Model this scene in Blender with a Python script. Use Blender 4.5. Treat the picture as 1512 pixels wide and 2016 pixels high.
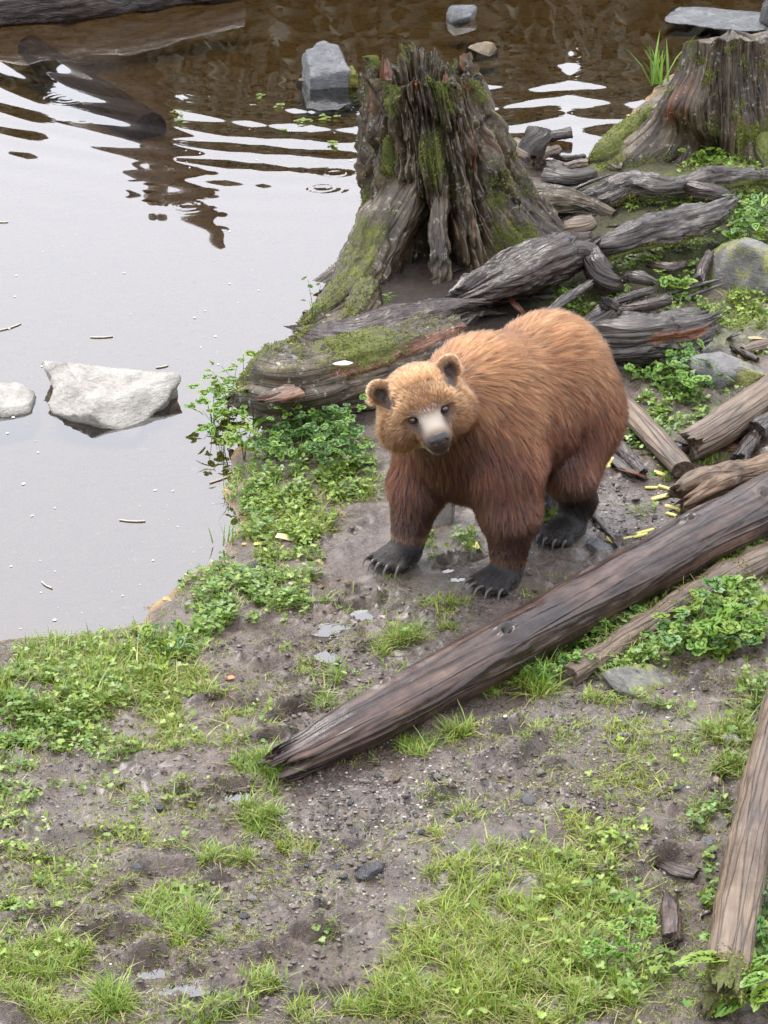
import bpy, bmesh, math, random
import numpy as np
from mathutils import Vector, Matrix, kdtree

for _o in list(bpy.data.objects):
    bpy.data.objects.remove(_o)
SC = bpy.context.scene
COL = SC.collection
RNG = np.random.default_rng(7)
random.seed(7)
rad = math.radians

# ------------------------------------------------------------------ camera, sky, sun, exposure
CAM = np.array([0.0, -11.2, 5.36])
PITCH = rad(25.0)
VFOV = rad(21.0)
cam_data = bpy.data.cameras.new('camera')
cam = bpy.data.objects.new('camera', cam_data)
COL.objects.link(cam)
cam.location = CAM
cam.rotation_euler = (rad(90) - PITCH, 0, 0)
cam_data.sensor_fit = 'VERTICAL'
cam_data.angle_y = VFOV
cam_data.clip_start = 0.05
cam_data.clip_end = 500
SC.camera = cam

SUN_EL, SUN_AZ = rad(58), rad(-28)          # azimuth measured from +Y towards +X
world = bpy.data.worlds.new('World')
SC.world = world
world.use_nodes = True
wn, wl = world.node_tree.nodes, world.node_tree.links
wn.clear()
w_out = wn.new('ShaderNodeOutputWorld')
w_bg = wn.new('ShaderNodeBackground')
w_sky = wn.new('ShaderNodeTexSky')
w_sky.sky_type = 'NISHITA'
w_sky.sun_disc = False
w_sky.sun_elevation = SUN_EL
w_sky.sun_rotation = SUN_AZ
w_sky.air_density = 1.0
w_sky.dust_density = 4.0
w_mix = wn.new('ShaderNodeMix')
w_mix.data_type = 'RGBA'
w_mix.inputs[0].default_value = 0.86
w_mix.inputs[7].default_value = (10.5, 10.65, 11.5, 1)     # cloud cover
wl.new(w_sky.outputs[0], w_mix.inputs[6])
wl.new(w_mix.outputs[2], w_bg.inputs[0])
w_bg.inputs[1].default_value = 0.115
wl.new(w_bg.outputs[0], w_out.inputs[0])

sun_data = bpy.data.lights.new('sun', 'SUN')
sun_data.energy = 1.5
sun_data.angle = rad(24)
sun_data.color = (1.0, 0.96, 0.9)
sun = bpy.data.objects.new('sun', sun_data)
COL.objects.link(sun)
_sd = Vector((math.sin(SUN_AZ) * math.cos(SUN_EL), math.cos(SUN_AZ) * math.cos(SUN_EL), math.sin(SUN_EL)))
sun.rotation_euler = _sd.to_track_quat('Z', 'Y').to_euler()
sun.location = (0, 0, 20)

SC.view_settings.view_transform = 'Standard'
SC.view_settings.look = 'None'
SC.view_settings.exposure = 1.2
SC.view_settings.gamma = 1.0
SC.render.engine = 'CYCLES'
SC.cycles.use_denoising = True
SC.cycles.max_bounces = 6
SC.cycles.use_adaptive_sampling = True
SC.cycles.adaptive_threshold = 0.02
SC.cycles.transparent_max_bounces = 12
SC.cycles.caustics_reflective = False
SC.cycles.caustics_refractive = False

# ------------------------------------------------------------------ helpers: rays, noise, meshes
FPX = 1008 / math.tan(VFOV / 2)
_fw = np.array([0, math.cos(PITCH), -math.sin(PITCH)])
_up = np.array([0, math.sin(PITCH), math.cos(PITCH)])
_rt = np.array([1.0, 0, 0])

def ray(u, v):
    return _fw + (u - 756) / FPX * _rt - (v - 1008) / FPX * _up

def at_z(u, v, z):
    d = ray(u, v)
    return CAM + d * ((z - CAM[2]) / d[2])

def at_y(u, v, y):
    d = ray(u, v)
    return CAM + d * ((y - CAM[1]) / d[1])

_pr = np.random.default_rng(3)
_PERM = np.concatenate([_pr.permutation(256)] * 3).astype(np.int32)
_GR = _pr.normal(size=(256, 3)).astype(np.float32)
_GR /= np.linalg.norm(_GR, axis=1)[:, None]

def noise(p):
    p = np.asarray(p, dtype=np.float32)
    i = np.floor(p).astype(np.int32)
    f = p - i
    i &= 255
    u = f * f * f * (f * (f * 6 - 15) + 10)
    out = 0
    for dx in (0, 1):
        wx = u[..., 0] if dx else 1 - u[..., 0]
        hx = _PERM[i[..., 0] + dx]
        for dy in (0, 1):
            wy = u[..., 1] if dy else 1 - u[..., 1]
            hy = _PERM[hx + i[..., 1] + dy]
            for dz in (0, 1):
                wz = u[..., 2] if dz else 1 - u[..., 2]
                g = _GR[_PERM[hy + i[..., 2] + dz]]
                d = g[..., 0] * (f[..., 0] - dx) + g[..., 1] * (f[..., 1] - dy) + g[..., 2] * (f[..., 2] - dz)
                out = out + wx * wy * wz * d
    return out * 1.6

def fbm(p, octaves=4, gain=0.5, lac=2.03):
    p = np.asarray(p, dtype=np.float32)
    a, s = 1.0, 0
    for k in range(octaves):
        s = s + a * noise(p + 17.3 * k)
        p = p * lac
        a *= gain
    return s

def ridged(p, octaves=3, gain=0.55):
    p = np.asarray(p, dtype=np.float32)
    a, s, t = 1.0, 0, 0
    for k in range(octaves):
        s = s + a * (1 - np.abs(noise(p + 9.1 * k)) * 2)
        t += a
        p = p * 2.07
        a *= gain
    return s / t

def n2(x, y, s, seed=0.0, octaves=3):
    return fbm(np.stack([x * s, y * s, np.full_like(x, seed)], -1), octaves)

def smooth(e0, e1, x):
    t = np.clip((x - e0) / (e1 - e0), 0, 1)
    return t * t * (3 - 2 * t)

def mesh_np(name, verts, faces, smooth_shade=True, uvless=True):
    """faces: array (n,3) or (n,4), or list of such arrays"""
    me = bpy.data.meshes.new(name)
    if not isinstance(faces, list):
        faces = [faces]
    faces = [np.asarray(f, dtype=np.int32) for f in faces if len(f)]
    verts = np.asarray(verts, dtype=np.float32)
    me.vertices.add(len(verts))
    me.vertices.foreach_set('co', verts.ravel())
    loops = np.concatenate([f.ravel() for f in faces])
    sizes = np.concatenate([np.full(len(f), f.shape[1], dtype=np.int32) for f in faces])
    starts = np.concatenate([[0], np.cumsum(sizes)[:-1]]).astype(np.int32)
    me.loops.add(len(loops))
    me.loops.foreach_set('vertex_index', loops)
    me.polygons.add(len(sizes))
    me.polygons.foreach_set('loop_start', starts)
    me.polygons.foreach_set('loop_total', sizes)
    me.polygons.foreach_set('use_smooth', np.full(len(sizes), smooth_shade))
    me.update(calc_edges=True)
    return me

def attr(me, name, data, kind='FLOAT', domain='POINT'):
    a = me.attributes.new(name, kind, domain)
    data = np.asarray(data, dtype=np.float32)
    if kind == 'FLOAT':
        a.data.foreach_set('value', data.ravel())
    elif kind == 'FLOAT_VECTOR':
        a.data.foreach_set('vector', data.ravel())
    else:
        if data.shape[-1] == 3:
            data = np.concatenate([data, np.ones(data.shape[:-1] + (1,), np.float32)], -1)
        a.data.foreach_set('color', data.ravel())

def obj(name, me, mat=None, parent=None, loc=None, rot=None):
    o = bpy.data.objects.new(name, me)
    COL.objects.link(o)
    if mat is not None and me is not None and not me.materials:
        me.materials.append(mat)
    if parent is not None:
        o.parent = parent
    if loc is not None:
        o.location = tuple(float(c) for c in loc)
    if rot is not None:
        o.rotation_euler = rot
    return o

def tag(o, label=None, cat=None, group=None, kind=None):
    if label: o['label'] = label
    if cat: o['category'] = cat
    if group: o['group'] = group
    if kind: o['kind'] = kind
    return o

def empty(name, loc, rotz=0.0):
    return obj(name, None, loc=loc, rot=(0, 0, rotz))

def grid_faces(nu, nv, wrap_u=False):
    """vertex index = v*nu + u"""
    u = np.arange(nu if wrap_u else nu - 1)
    v = np.arange(nv - 1)
    U, V = np.meshgrid(u, v)
    U2 = (U + 1) % nu
    return np.stack([V * nu + U, V * nu + U2, (V + 1) * nu + U2, (V + 1) * nu + U], -1).reshape(-1, 4)

def catmull(P, n):
    P = np.asarray(P, float)
    Q = np.vstack([2 * P[0] - P[1], P, 2 * P[-1] - P[-2]])
    t = np.linspace(0, len(P) - 1 - 1e-9, n)
    i = t.astype(int)
    f = (t - i)[:, None]
    a, b, c, d = Q[i], Q[i + 1], Q[i + 2], Q[i + 3]
    return 0.5 * (2 * b + (c - a) * f + (2 * a - 5 * b + 4 * c - d) * f ** 2 + (3 * b - a - 3 * c + d) * f ** 3)

# ------------------------------------------------------------------ materials
def mat_new(name):
    m = bpy.data.materials.new(name)
    m.use_nodes = True
    nt = m.node_tree
    b = nt.nodes['Principled BSDF']
    return m, nt.nodes, nt.links, b

def N(nodes, kind, **kw):
    n = nodes.new(kind)
    for k, v in kw.items():
        setattr(n, k, v)
    return n

def ramp(nodes, stops):
    r = nodes.new('ShaderNodeValToRGB')
    cr = r.color_ramp
    while len(cr.elements) < len(stops):
        cr.elements.new(0.5)
    for e, (p, c) in zip(cr.elements, stops):
        e.position = p
        e.color = (*c, 1) if len(c) == 3 else c
    return r

def mixrgb(nodes, links, fac, a, b, blend='MIX'):
    m = nodes.new('ShaderNodeMix')
    m.data_type = 'RGBA'
    m.blend_type = blend
    for sock, val in ((m.inputs[0], fac), (m.inputs[6], a), (m.inputs[7], b)):
        if hasattr(val, 'is_output') or isinstance(val, bpy.types.NodeSocket):
            links.new(val, sock)
        elif isinstance(val, tuple):
            sock.default_value = (*val, 1) if len(val) == 3 else val
        else:
            sock.default_value = val
    return m.outputs[2]

def math_node(nodes, links, op, a, b=None, clamp=False):
    m = nodes.new('ShaderNodeMath')
    m.operation = op
    m.use_clamp = clamp
    for sock, val in ((m.inputs[0], a), (m.inputs[1], b)):
        if val is None:
            continue
        if isinstance(val, bpy.types.NodeSocket):
            links.new(val, sock)
        else:
            sock.default_value = val
    return m.outputs[0]

def texnoise(nodes, links, vec, scale, detail=5, rough=0.6, dist=0.0):
    n = nodes.new('ShaderNodeTexNoise')
    n.inputs['Scale'].default_value = scale
    n.inputs['Detail'].default_value = detail
    n.inputs['Roughness'].default_value = rough
    n.inputs['Distortion'].default_value = dist
    if vec is not None:
        links.new(vec, n.inputs['Vector'])
    return n.outputs[0]

def attr_node(nodes, name, out='Fac'):
    a = nodes.new('ShaderNodeAttribute')
    a.attribute_name = name
    return a.outputs[out]

def mapping(nodes, links, vec, scale):
    m = nodes.new('ShaderNodeMapping')
    links.new(vec, m.inputs[0])
    m.inputs['Scale'].default_value = scale
    return m.outputs[0]

def bump(nodes, links, height, strength, dist, normal=None):
    b = nodes.new('ShaderNodeBump')
    b.inputs['Strength'].default_value = strength
    b.inputs['Distance'].default_value = dist
    links.new(height, b.inputs['Height'])
    if normal is not None:
        links.new(normal, b.inputs['Normal'])
    return b.outputs[0]

def simple_mat(name, col, rough=0.5, bump_scale=60, bump_str=0.3, var=0.3):
    m, n, l, b = mat_new(name)
    tc = N(n, 'ShaderNodeTexCoord')
    t = texnoise(n, l, tc.outputs['Object'], bump_scale)
    lo = tuple(c * (1 - var) for c in col)
    hi = tuple(min(1, c * (1 + var)) for c in col)
    r = ramp(n, [(0.3, lo), (0.7, hi)])
    l.new(t, r.inputs[0])
    l.new(r.outputs[0], b.inputs['Base Color'])
    b.inputs['Roughness'].default_value = rough
    l.new(bump(n, l, t, bump_str, 0.005), b.inputs['Normal'])
    return m

# ------------------------------------------------------------------ the ground: one sheet, shore traced on the water plane
SHORE_PX = [(-60, 1272), (0, 1262), (120, 1252), (200, 1238), (270, 1222), (330, 1172), (380, 1130), (430, 1092), (468, 1035),
            (448, 985), (446, 920), (480, 865), (530, 830), (525, 740), (580, 660), (650, 560), (712, 440), (790, 365),
            (900, 318), (1000, 305), (1080, 318), (1160, 318), (1230, 240), (1300, 165), (1390, 100), (1512, 62), (1700, 20)]
_s = [at_z(u, v, 0.0)[:2] for u, v in SHORE_PX]
LAND = np.array([(-9, -1.6), (-3.5, -1.25), *_s, (5.5, 9.4), (9, 10), (40, 12), (40, -40), (-40, -40), (-40, -2.5)], float)

def land_dist(x, y):
    """signed distance to the shore, positive on land"""
    x = np.asarray(x, float); y = np.asarray(y, float)
    shp = x.shape
    P = np.stack([x.ravel(), y.ravel()], -1)
    best = np.full(len(P), 1e9)
    inside = np.zeros(len(P), bool)
    n = len(LAND)
    for i in range(n):
        a, b = LAND[i], LAND[(i + 1) % n]
        ab = b - a
        t = np.clip(((P - a) @ ab) / (ab @ ab), 0, 1)
        q = P - a - t[:, None] * ab
        best = np.minimum(best, q[:, 0] ** 2 + q[:, 1] ** 2)
        c = (a[1] > P[:, 1]) != (b[1] > P[:, 1])
        xi = a[0] + (P[:, 1] - a[1]) / (ab[1] if abs(ab[1]) > 1e-12 else 1e-12) * ab[0]
        inside ^= c & (P[:, 0] < xi)
    d = np.sqrt(best)
    return np.where(inside, d, -d).reshape(shp)

PUDDLES = []            # x, y, rx, ry, rot, level

def base_height(x, y):
    x = np.asarray(x, float); y = np.asarray(y, float)
    d = land_dist(x, y)
    d = d + 0.05 * n2(x, y, 3.0, 5.0, 2)
    land = 0.085 * (1 - np.exp(-np.maximum(d, 0) / 0.16)) + 0.028 * np.maximum(d, 0)
    land = np.minimum(land, 0.32)
    wat = -0.05 * (1 - np.exp(np.minimum(d, 0) / 0.12)) + 0.075 * np.minimum(d, 0)
    wat = np.maximum(wat, -0.42)
    # mound of roots and moss at the right of the old stumps
    m = 0.16 * np.exp(-(((x - 2.1) / 0.9) ** 2 + ((y - 4.3) / 0.9) ** 2)) + 0.10 * np.exp(-(((x - 1.3) / 0.8) ** 2 + ((y - 3.2) / 0.7) ** 2))
    h = np.where(d > 0, land + m * smooth(0, 0.4, d), wat)
    # far bank beyond the pond
    far = smooth(17.0, 26.0, y + 0.12 * np.abs(x)) * 2.2 + np.maximum(y - 24, 0) * 0.10
    h = np.where(d > 0, h, np.maximum(h, h + far))
    return h, d

def ground_z(x, y):
    h, d = base_height(x, y)
    x = np.asarray(x, float); y = np.asarray(y, float)
    wx = x + 0.05 * n2(x, y, 4, 1.0, 2); wy = y + 0.05 * n2(x, y, 4, 2.0, 2)
    onl = smooth(-0.05, 0.25, d)
    det = 0.030 * n2(wx, wy, 1.6, 3.0, 2) + 0.014 * n2(wx, wy, 6.0, 4.0, 3)
    crumb = np.maximum(n2(wx, wy, 14.0, 7.0, 3), -0.15)
    rough = smooth(-0.25, 0.35, n2(x, y, 1.7, 11.0, 2))
    ridge_ = ridged(np.stack([wx * 7.5, wy * 7.5, np.full_like(wx, 2.5)], -1), 2) - 0.55
    det = det + (0.008 + 0.024 * rough) * crumb + 0.018 * rough * ridge_ + 0.007 * (0.3 + rough) * n2(x, y, 34.0, 13.0, 2)
    z = h + det * (0.12 + 0.88 * onl)
    # trodden scuffs: short curved dents with a raised lip
    zf, xf, yf = z.reshape(-1), x.reshape(-1), y.reshape(-1)
    for (px, py, r, a, dep) in SCUFFS:
        sel = np.nonzero((np.abs(xf - px) < 2.6 * r) & (np.abs(yf - py) < 2.6 * r))[0]
        if not len(sel):
            continue
        dx, dy = xf[sel] - px, yf[sel] - py
        u = dx * math.cos(a) + dy * math.sin(a); v = -dx * math.sin(a) + dy * math.cos(a)
        q = (u / r) ** 2 + (v / (r * 0.6)) ** 2
        zf[sel] += -dep * np.exp(-q * 1.6) + 0.55 * dep * np.exp(-((np.sqrt(q + 1e-9) - 1.35) / 0.28) ** 2) * (0.5 + 0.9 * (v > 0))
    z = zf.reshape(x.shape)
    # level ground under the bear's feet
    for (px, py) in PAW_XY:
        w = np.exp(-(((x - px) ** 2 + (y - py) ** 2) / 0.13 ** 2) ** 2)
        z = z + (BEAR_Z + 0.004 - z) * w
    for (px, py, rx, ry, a, lev) in PUDDLES:
        zf, xf, yf = z.reshape(-1), x.reshape(-1), y.reshape(-1)
        sel = np.nonzero((np.abs(xf - px) < 2.2 * rx) & (np.abs(yf - py) < 2.2 * rx))[0]
        if not len(sel):
            continue
        dx, dy = xf[sel] - px, yf[sel] - py
        u = dx * math.cos(a) + dy * math.sin(a); v = -dx * math.sin(a) + dy * math.cos(a)
        q = np.sqrt((u / rx) ** 2 + (v / ry) ** 2) + 0.30 * n2(xf[sel], yf[sel], 11.0, 21.0, 2)
        zz = zf[sel]
        zf[sel] = zz + (lev - 0.024 * (1 - q) + 0.25 * (zz - lev) - zz) * smooth(1.25, 0.85, q)
        z = zf.reshape(x.shape)
    return z

BEAR_Z = 0.140
PAW_XY = [(0.041, -0.533), (0.481, -0.752), (0.79, -0.27), (0.715, 0.12)]
SCUFFS = []

def ground_hit(u, v, dz=0.0):
    """where the view ray through a spot meets the ground (dz above it)"""
    z = 0.1
    for _ in range(12):
        p = at_z(u, v, z + dz)
        z = float(ground_look(p[0], p[1]))
    return at_z(u, v, z + dz)

def ground_look(x, y):
    i = np.clip(np.searchsorted(gx, x) - 1, 0, len(gx) - 2)
    j = np.clip(np.searchsorted(gy, y) - 1, 0, len(gy) - 2)
    a = (x - gx[i]) / (gx[i + 1] - gx[i]); b = (y - gy[j]) / (gy[j + 1] - gy[j])
    return (GZ[j, i] * (1 - a) + GZ[j, i + 1] * a) * (1 - b) + (GZ[j + 1, i] * (1 - a) + GZ[j + 1, i + 1] * a) * b

def G2(u, v):
    z = 0.1
    for _ in range(4):
        p = at_z(u, v, z)
        z = float(base_height(np.array([p[0]]), np.array([p[1]]))[0][0])
    p = at_z(u, v, z)
    return p[0], p[1]

for u, v, r, a, dep in [(700, 1200, .09, .4, .03), (760, 1190, .06, 1.2, .025), (640, 1260, .10, .2, .022), (590, 1390, .09, .8, .035), (560, 1420, .08, .1, .03),
                        (540, 1310, .08, .4, .022), (470, 1390, .10, .2, .02), (420, 1380, .07, .3, .02), (450, 1560, .10, .5, .025), (330, 1715, .12, .2, .028),
                        (430, 1730, .06, .7, .03), (230, 1850, .11, .1, .035), (290, 1900, .08, .9, .04), (620, 1860, .09, .4, .035), (680, 1830, .07, .6, .025),
                        (540, 1890, .10, .2, .025), (250, 1760, .09, .5, .02), (100, 1820, .12, .1, .022), (1000, 1440, .07, .2, .03), (1060, 1470, .08, .9, .025),
                        (960, 1500, .08, .4, .02), (1100, 1500, .06, .4, .02), (860, 1580, .08, .2, .02), (1330, 1700, .09, .5, .035), (1400, 1350, .10, .4, .03),
                        (1450, 1290, .08, .2, .035), (880, 1110, .05, .9, .03), (930, 1100, .06, .3, .02), (1420, 1560, .07, .4, .02), (150, 1650, .10, .4, .02),
                        (420, 1960, .09, .3, .03), (640, 1960, .08, .2, .025), (760, 1600, .06, .4, .015), (520, 1450, .07, .6, .02), (1150, 1570, .07, .1, .02)]:
    x, y = G2(u, v)
    SCUFFS.append((x, y, r, a, dep * 1.4))
_sr = np.random.default_rng(44)
for k in range(110):
    u, v = _sr.uniform(0, 1500), _sr.uniform(1180, 2010)
    x, y = G2(u, v)
    if land_dist(np.array([x]), np.array([y]))[0] > 0.25:
        SCUFFS.append((x, y, _sr.uniform(.025, .075), _sr.uniform(-.6, 1.2), _sr.uniform(.008, .026)))
for u, v, rx, ry, a in [(660, 1240, .10, .055, .2), (715, 1215, .05, .05, .5), (905, 1138, .05, .022, -.3), (465, 1560, .06, .055, .4),
                        (880, 1125, .03, .02, .2), (300, 1915, .07, .04, .1), (770, 1335, .06, .03, .5), (360, 1945, .10, .035, .1), (640, 1290, .07, .05, .3),
                        (1010, 1040, .05, .03, .2)]:
    x, y = G2(u, v)
    xs = np.linspace(-1, 1, 7)
    GX, GY = np.meshgrid(x + xs * rx * 1.1, y + xs * ry * 1.1)
    lev = float(np.quantile(ground_z(GX, GY), 0.30))
    PUDDLES.append((x, y, rx, ry, a, lev))

def graded(lo, hi, step, out_lo, out_hi):
    core = np.arange(lo, hi, step)
    right, left = [], []
    s, p = step, hi
    while p < out_hi:
        right.append(p); s *= 1.22; p += s
    s, p = step, lo
    while p > out_lo:
        s *= 1.22; p -= s; left.append(p)
    return np.array(left[::-1] + list(core) + right + [out_hi])

gx = graded(-1.9, 2.5, 0.0145, -60, 60)
_y1 = np.arange(-4.1, 1.0, 0.0155)
_y2 = np.arange(1.0, 6.5, 0.026)
_y3 = np.arange(6.5, 9.6, 0.05)
_lo = graded(-4.1, -4.09, 0.0155, -40, -4.09)
_lo = _lo[_lo < -4.1 - 1e-6]
_hi = graded(9.58, 9.6, 0.05, 9.58, 130)
_hi = _hi[_hi > 9.62]
gy = np.concatenate([_lo, _y1, _y2, _y3, _hi])
GX, GY = np.meshgrid(gx, gy)
GZ = ground_z(GX, GY)
GD = land_dist(GX, GY)
ground_me = mesh_np('ground', np.stack([GX, GY, GZ], -1).reshape(-1, 3), grid_faces(len(gx), len(gy)))
wet = smooth(0.10, -0.03, GD + 0.06 * n2(GX, GY, 5, 2.0, 2)) * smooth(15.0, 13.5, GY)
attr(ground_me, 'under', wet.ravel())

# mossy ground on the root mound
def moss_ground(x, y):
    m = 0.0
    for u, v, ru, rv, w in [(1310, 380, 150, 45, 1), (1450, 380, 70, 50, 1), (1470, 610, 110, 35, .8), (1290, 490, 120, 60, .8), (1120, 580, 60, 40, .8), (1420, 640, 80, 40, .6), (1310, 815, 40, 30, .9)]:
        a = at_z(u, v, 0.2); b = at_z(u + ru, v, 0.2); c = at_z(u, v - rv, 0.2)
        m = np.maximum(m, w * np.exp(-(((x - a[0]) / (b[0] - a[0])) ** 2 + ((y - a[1]) / (c[1] - a[1])) ** 2)))
    return m
attr(ground_me, 'moss', (moss_ground(GX, GY)).ravel())
hum = smooth(1.35, 0.75, np.hypot((GX - 0.75) / 1.0, (GY - 3.3) / 1.25)) + smooth(1.2, 0.7, np.hypot((GX - 1.9) / 0.9, (GY - 4.2) / 1.3))
hum = hum + 1.5 * smooth(13.0, 15.0, GY)                 # forest floor on the far bank
attr(ground_me, 'humus', np.clip(hum, 0, 1.5).ravel())

def ground_material():
    m, n, l, b = mat_new('wet_mud')
    tc = N(n, 'ShaderNodeTexCoord')
    P = tc.outputs['Object']
    big = texnoise(n, l, P, 1.3, 4, 0.6)
    mid = texnoise(n, l, P, 9, 6, 0.65, 0.3)
    fine = texnoise(n, l, P, 60, 6, 0.7)
    mud = ramp(n, [(0.34, (0.020, 0.012, 0.008)), (0.45, (0.066, 0.045, 0.034)), (0.56, (0.118, 0.086, 0.068)), (0.74, (0.180, 0.138, 0.112))])
    mx = math_node(n, l, 'ADD', math_node(n, l, 'MULTIPLY', mid, 0.55), math_node(n, l, 'MULTIPLY', fine, 0.45))
    l.new(mx, mud.inputs[0])
    # grey grit, where the path is stony
    gr = ramp(n, [(0.45, (0, 0, 0)), (0.62, (1, 1, 1))])
    l.new(big, gr.inputs[0])
    vor = N(n, 'ShaderNodeTexVoronoi')
    vor.inputs['Scale'].default_value = 95
    l.new(P, vor.inputs['Vector'])
    grit = ramp(n, [(0.0, (0.07, 0.072, 0.075)), (0.5, (0.14, 0.13, 0.12)), (0.85, (0.19, 0.17, 0.15)), (1.0, (0.34, 0.31, 0.27))])
    l.new(vor.outputs['Color'], grit.inputs[0])
    c1 = mixrgb(n, l, math_node(n, l, 'MULTIPLY', gr.outputs[0], 0.30), mud.outputs[0], grit.outputs[0])
    # thin algae film
    al = ramp(n, [(0.52, (0, 0, 0)), (0.68, (1, 1, 1))])
    l.new(texnoise(n, l, P, 4.0, 6, 0.7), al.inputs[0])
    c2 = mixrgb(n, l, math_node(n, l, 'MULTIPLY', al.outputs[0], 0.28), c1, (0.08, 0.09, 0.028))
    hm = ramp(n, [(0.35, (0.006, 0.004, 0.003)), (0.6, (0.032, 0.019, 0.012)), (0.75, (0.085, 0.045, 0.025))])
    l.new(mx, hm.inputs[0])
    c2 = mixrgb(n, l, math_node(n, l, 'MULTIPLY', attr_node(n, 'humus'), math_node(n, l, 'MULTIPLY', mid, 1.9), True), c2, hm.outputs[0])
    ms = ramp(n, [(0.35, (0.018, 0.028, 0.005)), (0.65, (0.12, 0.14, 0.020))])
    l.new(fine, ms.inputs[0])
    mf = math_node(n, l, 'MULTIPLY', attr_node(n, 'moss'), math_node(n, l, 'MULTIPLY', mid, 2.0), True)
    c3 = mixrgb(n, l, mf, c2, ms.outputs[0])
    # bed of the pond: brown silt with pale specks
    bed = ramp(n, [(0.25, (0.16, 0.094, 0.034)), (0.5, (0.30, 0.19, 0.075)), (0.75, (0.42, 0.285, 0.125))])
    l.new(mx, bed.inputs[0])
    sp = ramp(n, [(0.0, (1, 1, 1)), (0.10, (0, 0, 0))])
    v2 = N(n, 'ShaderNodeTexVoronoi')
    v2.inputs['Scale'].default_value = 16
    v2.inputs['Randomness'].default_value = 1
    l.new(P, v2.inputs['Vector'])
    l.new(v2.outputs['Distance'], sp.inputs[0])
    bed2 = mixrgb(n, l, math_node(n, l, 'MULTIPLY', sp.outputs[0], 0.7), bed.outputs[0], (0.46, 0.34, 0.14))
    c4 = mixrgb(n, l, attr_node(n, 'under'), c3, bed2)
    l.new(c4, b.inputs['Base Color'])
    rr = ramp(n, [(0.40, (0.19,) * 3), (0.64, (0.46,) * 3)])
    l.new(mid, rr.inputs[0])
    l.new(mixrgb(n, l, attr_node(n, 'humus'), rr.outputs[0], (0.9, 0.9, 0.9)), b.inputs['Roughness'])
    cw_ = ramp(n, [(0.42, (0, 0, 0)), (0.62, (0.45, 0.45, 0.45))])
    l.new(texnoise(n, l, P, 3.2, 5, 0.65), cw_.inputs[0])
    dry = math_node(n, l, 'SUBTRACT', 1.0, attr_node(n, 'humus'), True)
    l.new(math_node(n, l, 'MULTIPLY', cw_.outputs[0], dry), b.inputs['Coat Weight'])
    b.inputs['Coat Roughness'].default_value = 0.27
    b1 = bump(n, l, mid, 0.8, 0.03)
    b2 = bump(n, l, fine, 0.9, 0.012, b1)
    l.new(b2, b.inputs['Normal'])
    return m
ground = tag(obj('ground', ground_me, ground_material()), kind='structure')

# ------------------------------------------------------------------ water
RINGS = [(130, 195, .09), (155, 120, .05), (160, 380, .05), (370, 405, .08), (635, 370, .08), (660, 340, .06), (215, 165, .05), (115, 75, .05), (380, 640, .05), (165, 235, .06), (85, 780, .04), (500, 200, .05)]
wx_ = graded(-3.2, 1.6, 0.021, -60, 60)
wy_ = np.concatenate([[-6.0, -3.0, -2.0, -1.5], np.arange(-1.3, 9.6, 0.021), graded(9.58, 9.6, 0.021, 9.58, 60)[3:]])
WX, WY = np.meshgrid(wx_, wy_)
WZ = np.zeros_like(WX)
wc = np.array([0.15, 9.6])
rr_ = np.hypot(WX - wc[0], WY - wc[1])
ang_ = np.arctan2(WX - wc[0], -(WY - wc[1]))
env = np.exp(-((rr_ - 4.0) / 1.15) ** 2) * smooth(-1.35, -0.55, ang_ + 0.1) * smooth(0.75, 0.0, ang_)
env2 = np.exp(-((rr_ - 4.3) / 0.9) ** 2) * smooth(-0.4, -0.9, ang_)
WZ += 0.0013 * (0.7 * env + 1.0 * env2) * np.sin(rr_ * 2 * math.pi / 0.36 + 0.9 * n2(WX, WY, 0.8, 3.0, 2))
WZ += 0.0007 * n2(WX, WY, 1.1, 8.0, 2) * smooth(2.0, 5.5, WY)
wcx = np.array([1.6, 7.6])
rs = np.hypot(WX - 1.0, WY - 6.9)
WZ += 0.0016 * np.exp(-(rs / 0.8) ** 2) * np.sin(WY * 13 + 2 * n2(WX, WY, 2.0, 6.0, 2))
for u, v, r in RINGS:
    p = at_z(u, v, 0)
    q = np.hypot(WX - p[0], WY - p[1])
    WZ += 0.0011 * np.exp(-(q / (r * 1.3)) ** 2) * np.cos(q * 2 * math.pi / 0.055)
water_me = mesh_np('water', np.stack([WX, WY, WZ], -1).reshape(-1, 3), grid_faces(len(wx_), len(wy_)))
def water_material():
    m = bpy.data.materials.new('pond_water')
    m.use_nodes = True
    n, l = m.node_tree.nodes, m.node_tree.links
    n.clear()
    o = n.new('ShaderNodeOutputMaterial')
    fr = n.new('ShaderNodeFresnel')
    fr.inputs['IOR'].default_value = WATER_IOR
    gl = n.new('ShaderNodeBsdfGlossy')
    gl.inputs['Roughness'].default_value = 0.012
    gl.inputs['Color'].default_value = (1, 1, 1, 1)
    tr = n.new('ShaderNodeBsdfTransparent')
    tr.inputs['Color'].default_value = (0.93, 0.87, 0.74, 1)
    mx = n.new('ShaderNodeMixShader')
    l.new(fr.outputs[0], mx.inputs[0])
    l.new(tr.outputs[0], mx.inputs[1])
    l.new(gl.outputs[0], mx.inputs[2])
    l.new(mx.outputs[0], o.inputs['Surface'])
    return m
WATER_IOR = 2.4
water_mat = water_material()
water = tag(obj('water', water_me, water_mat), kind='structure')
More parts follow.
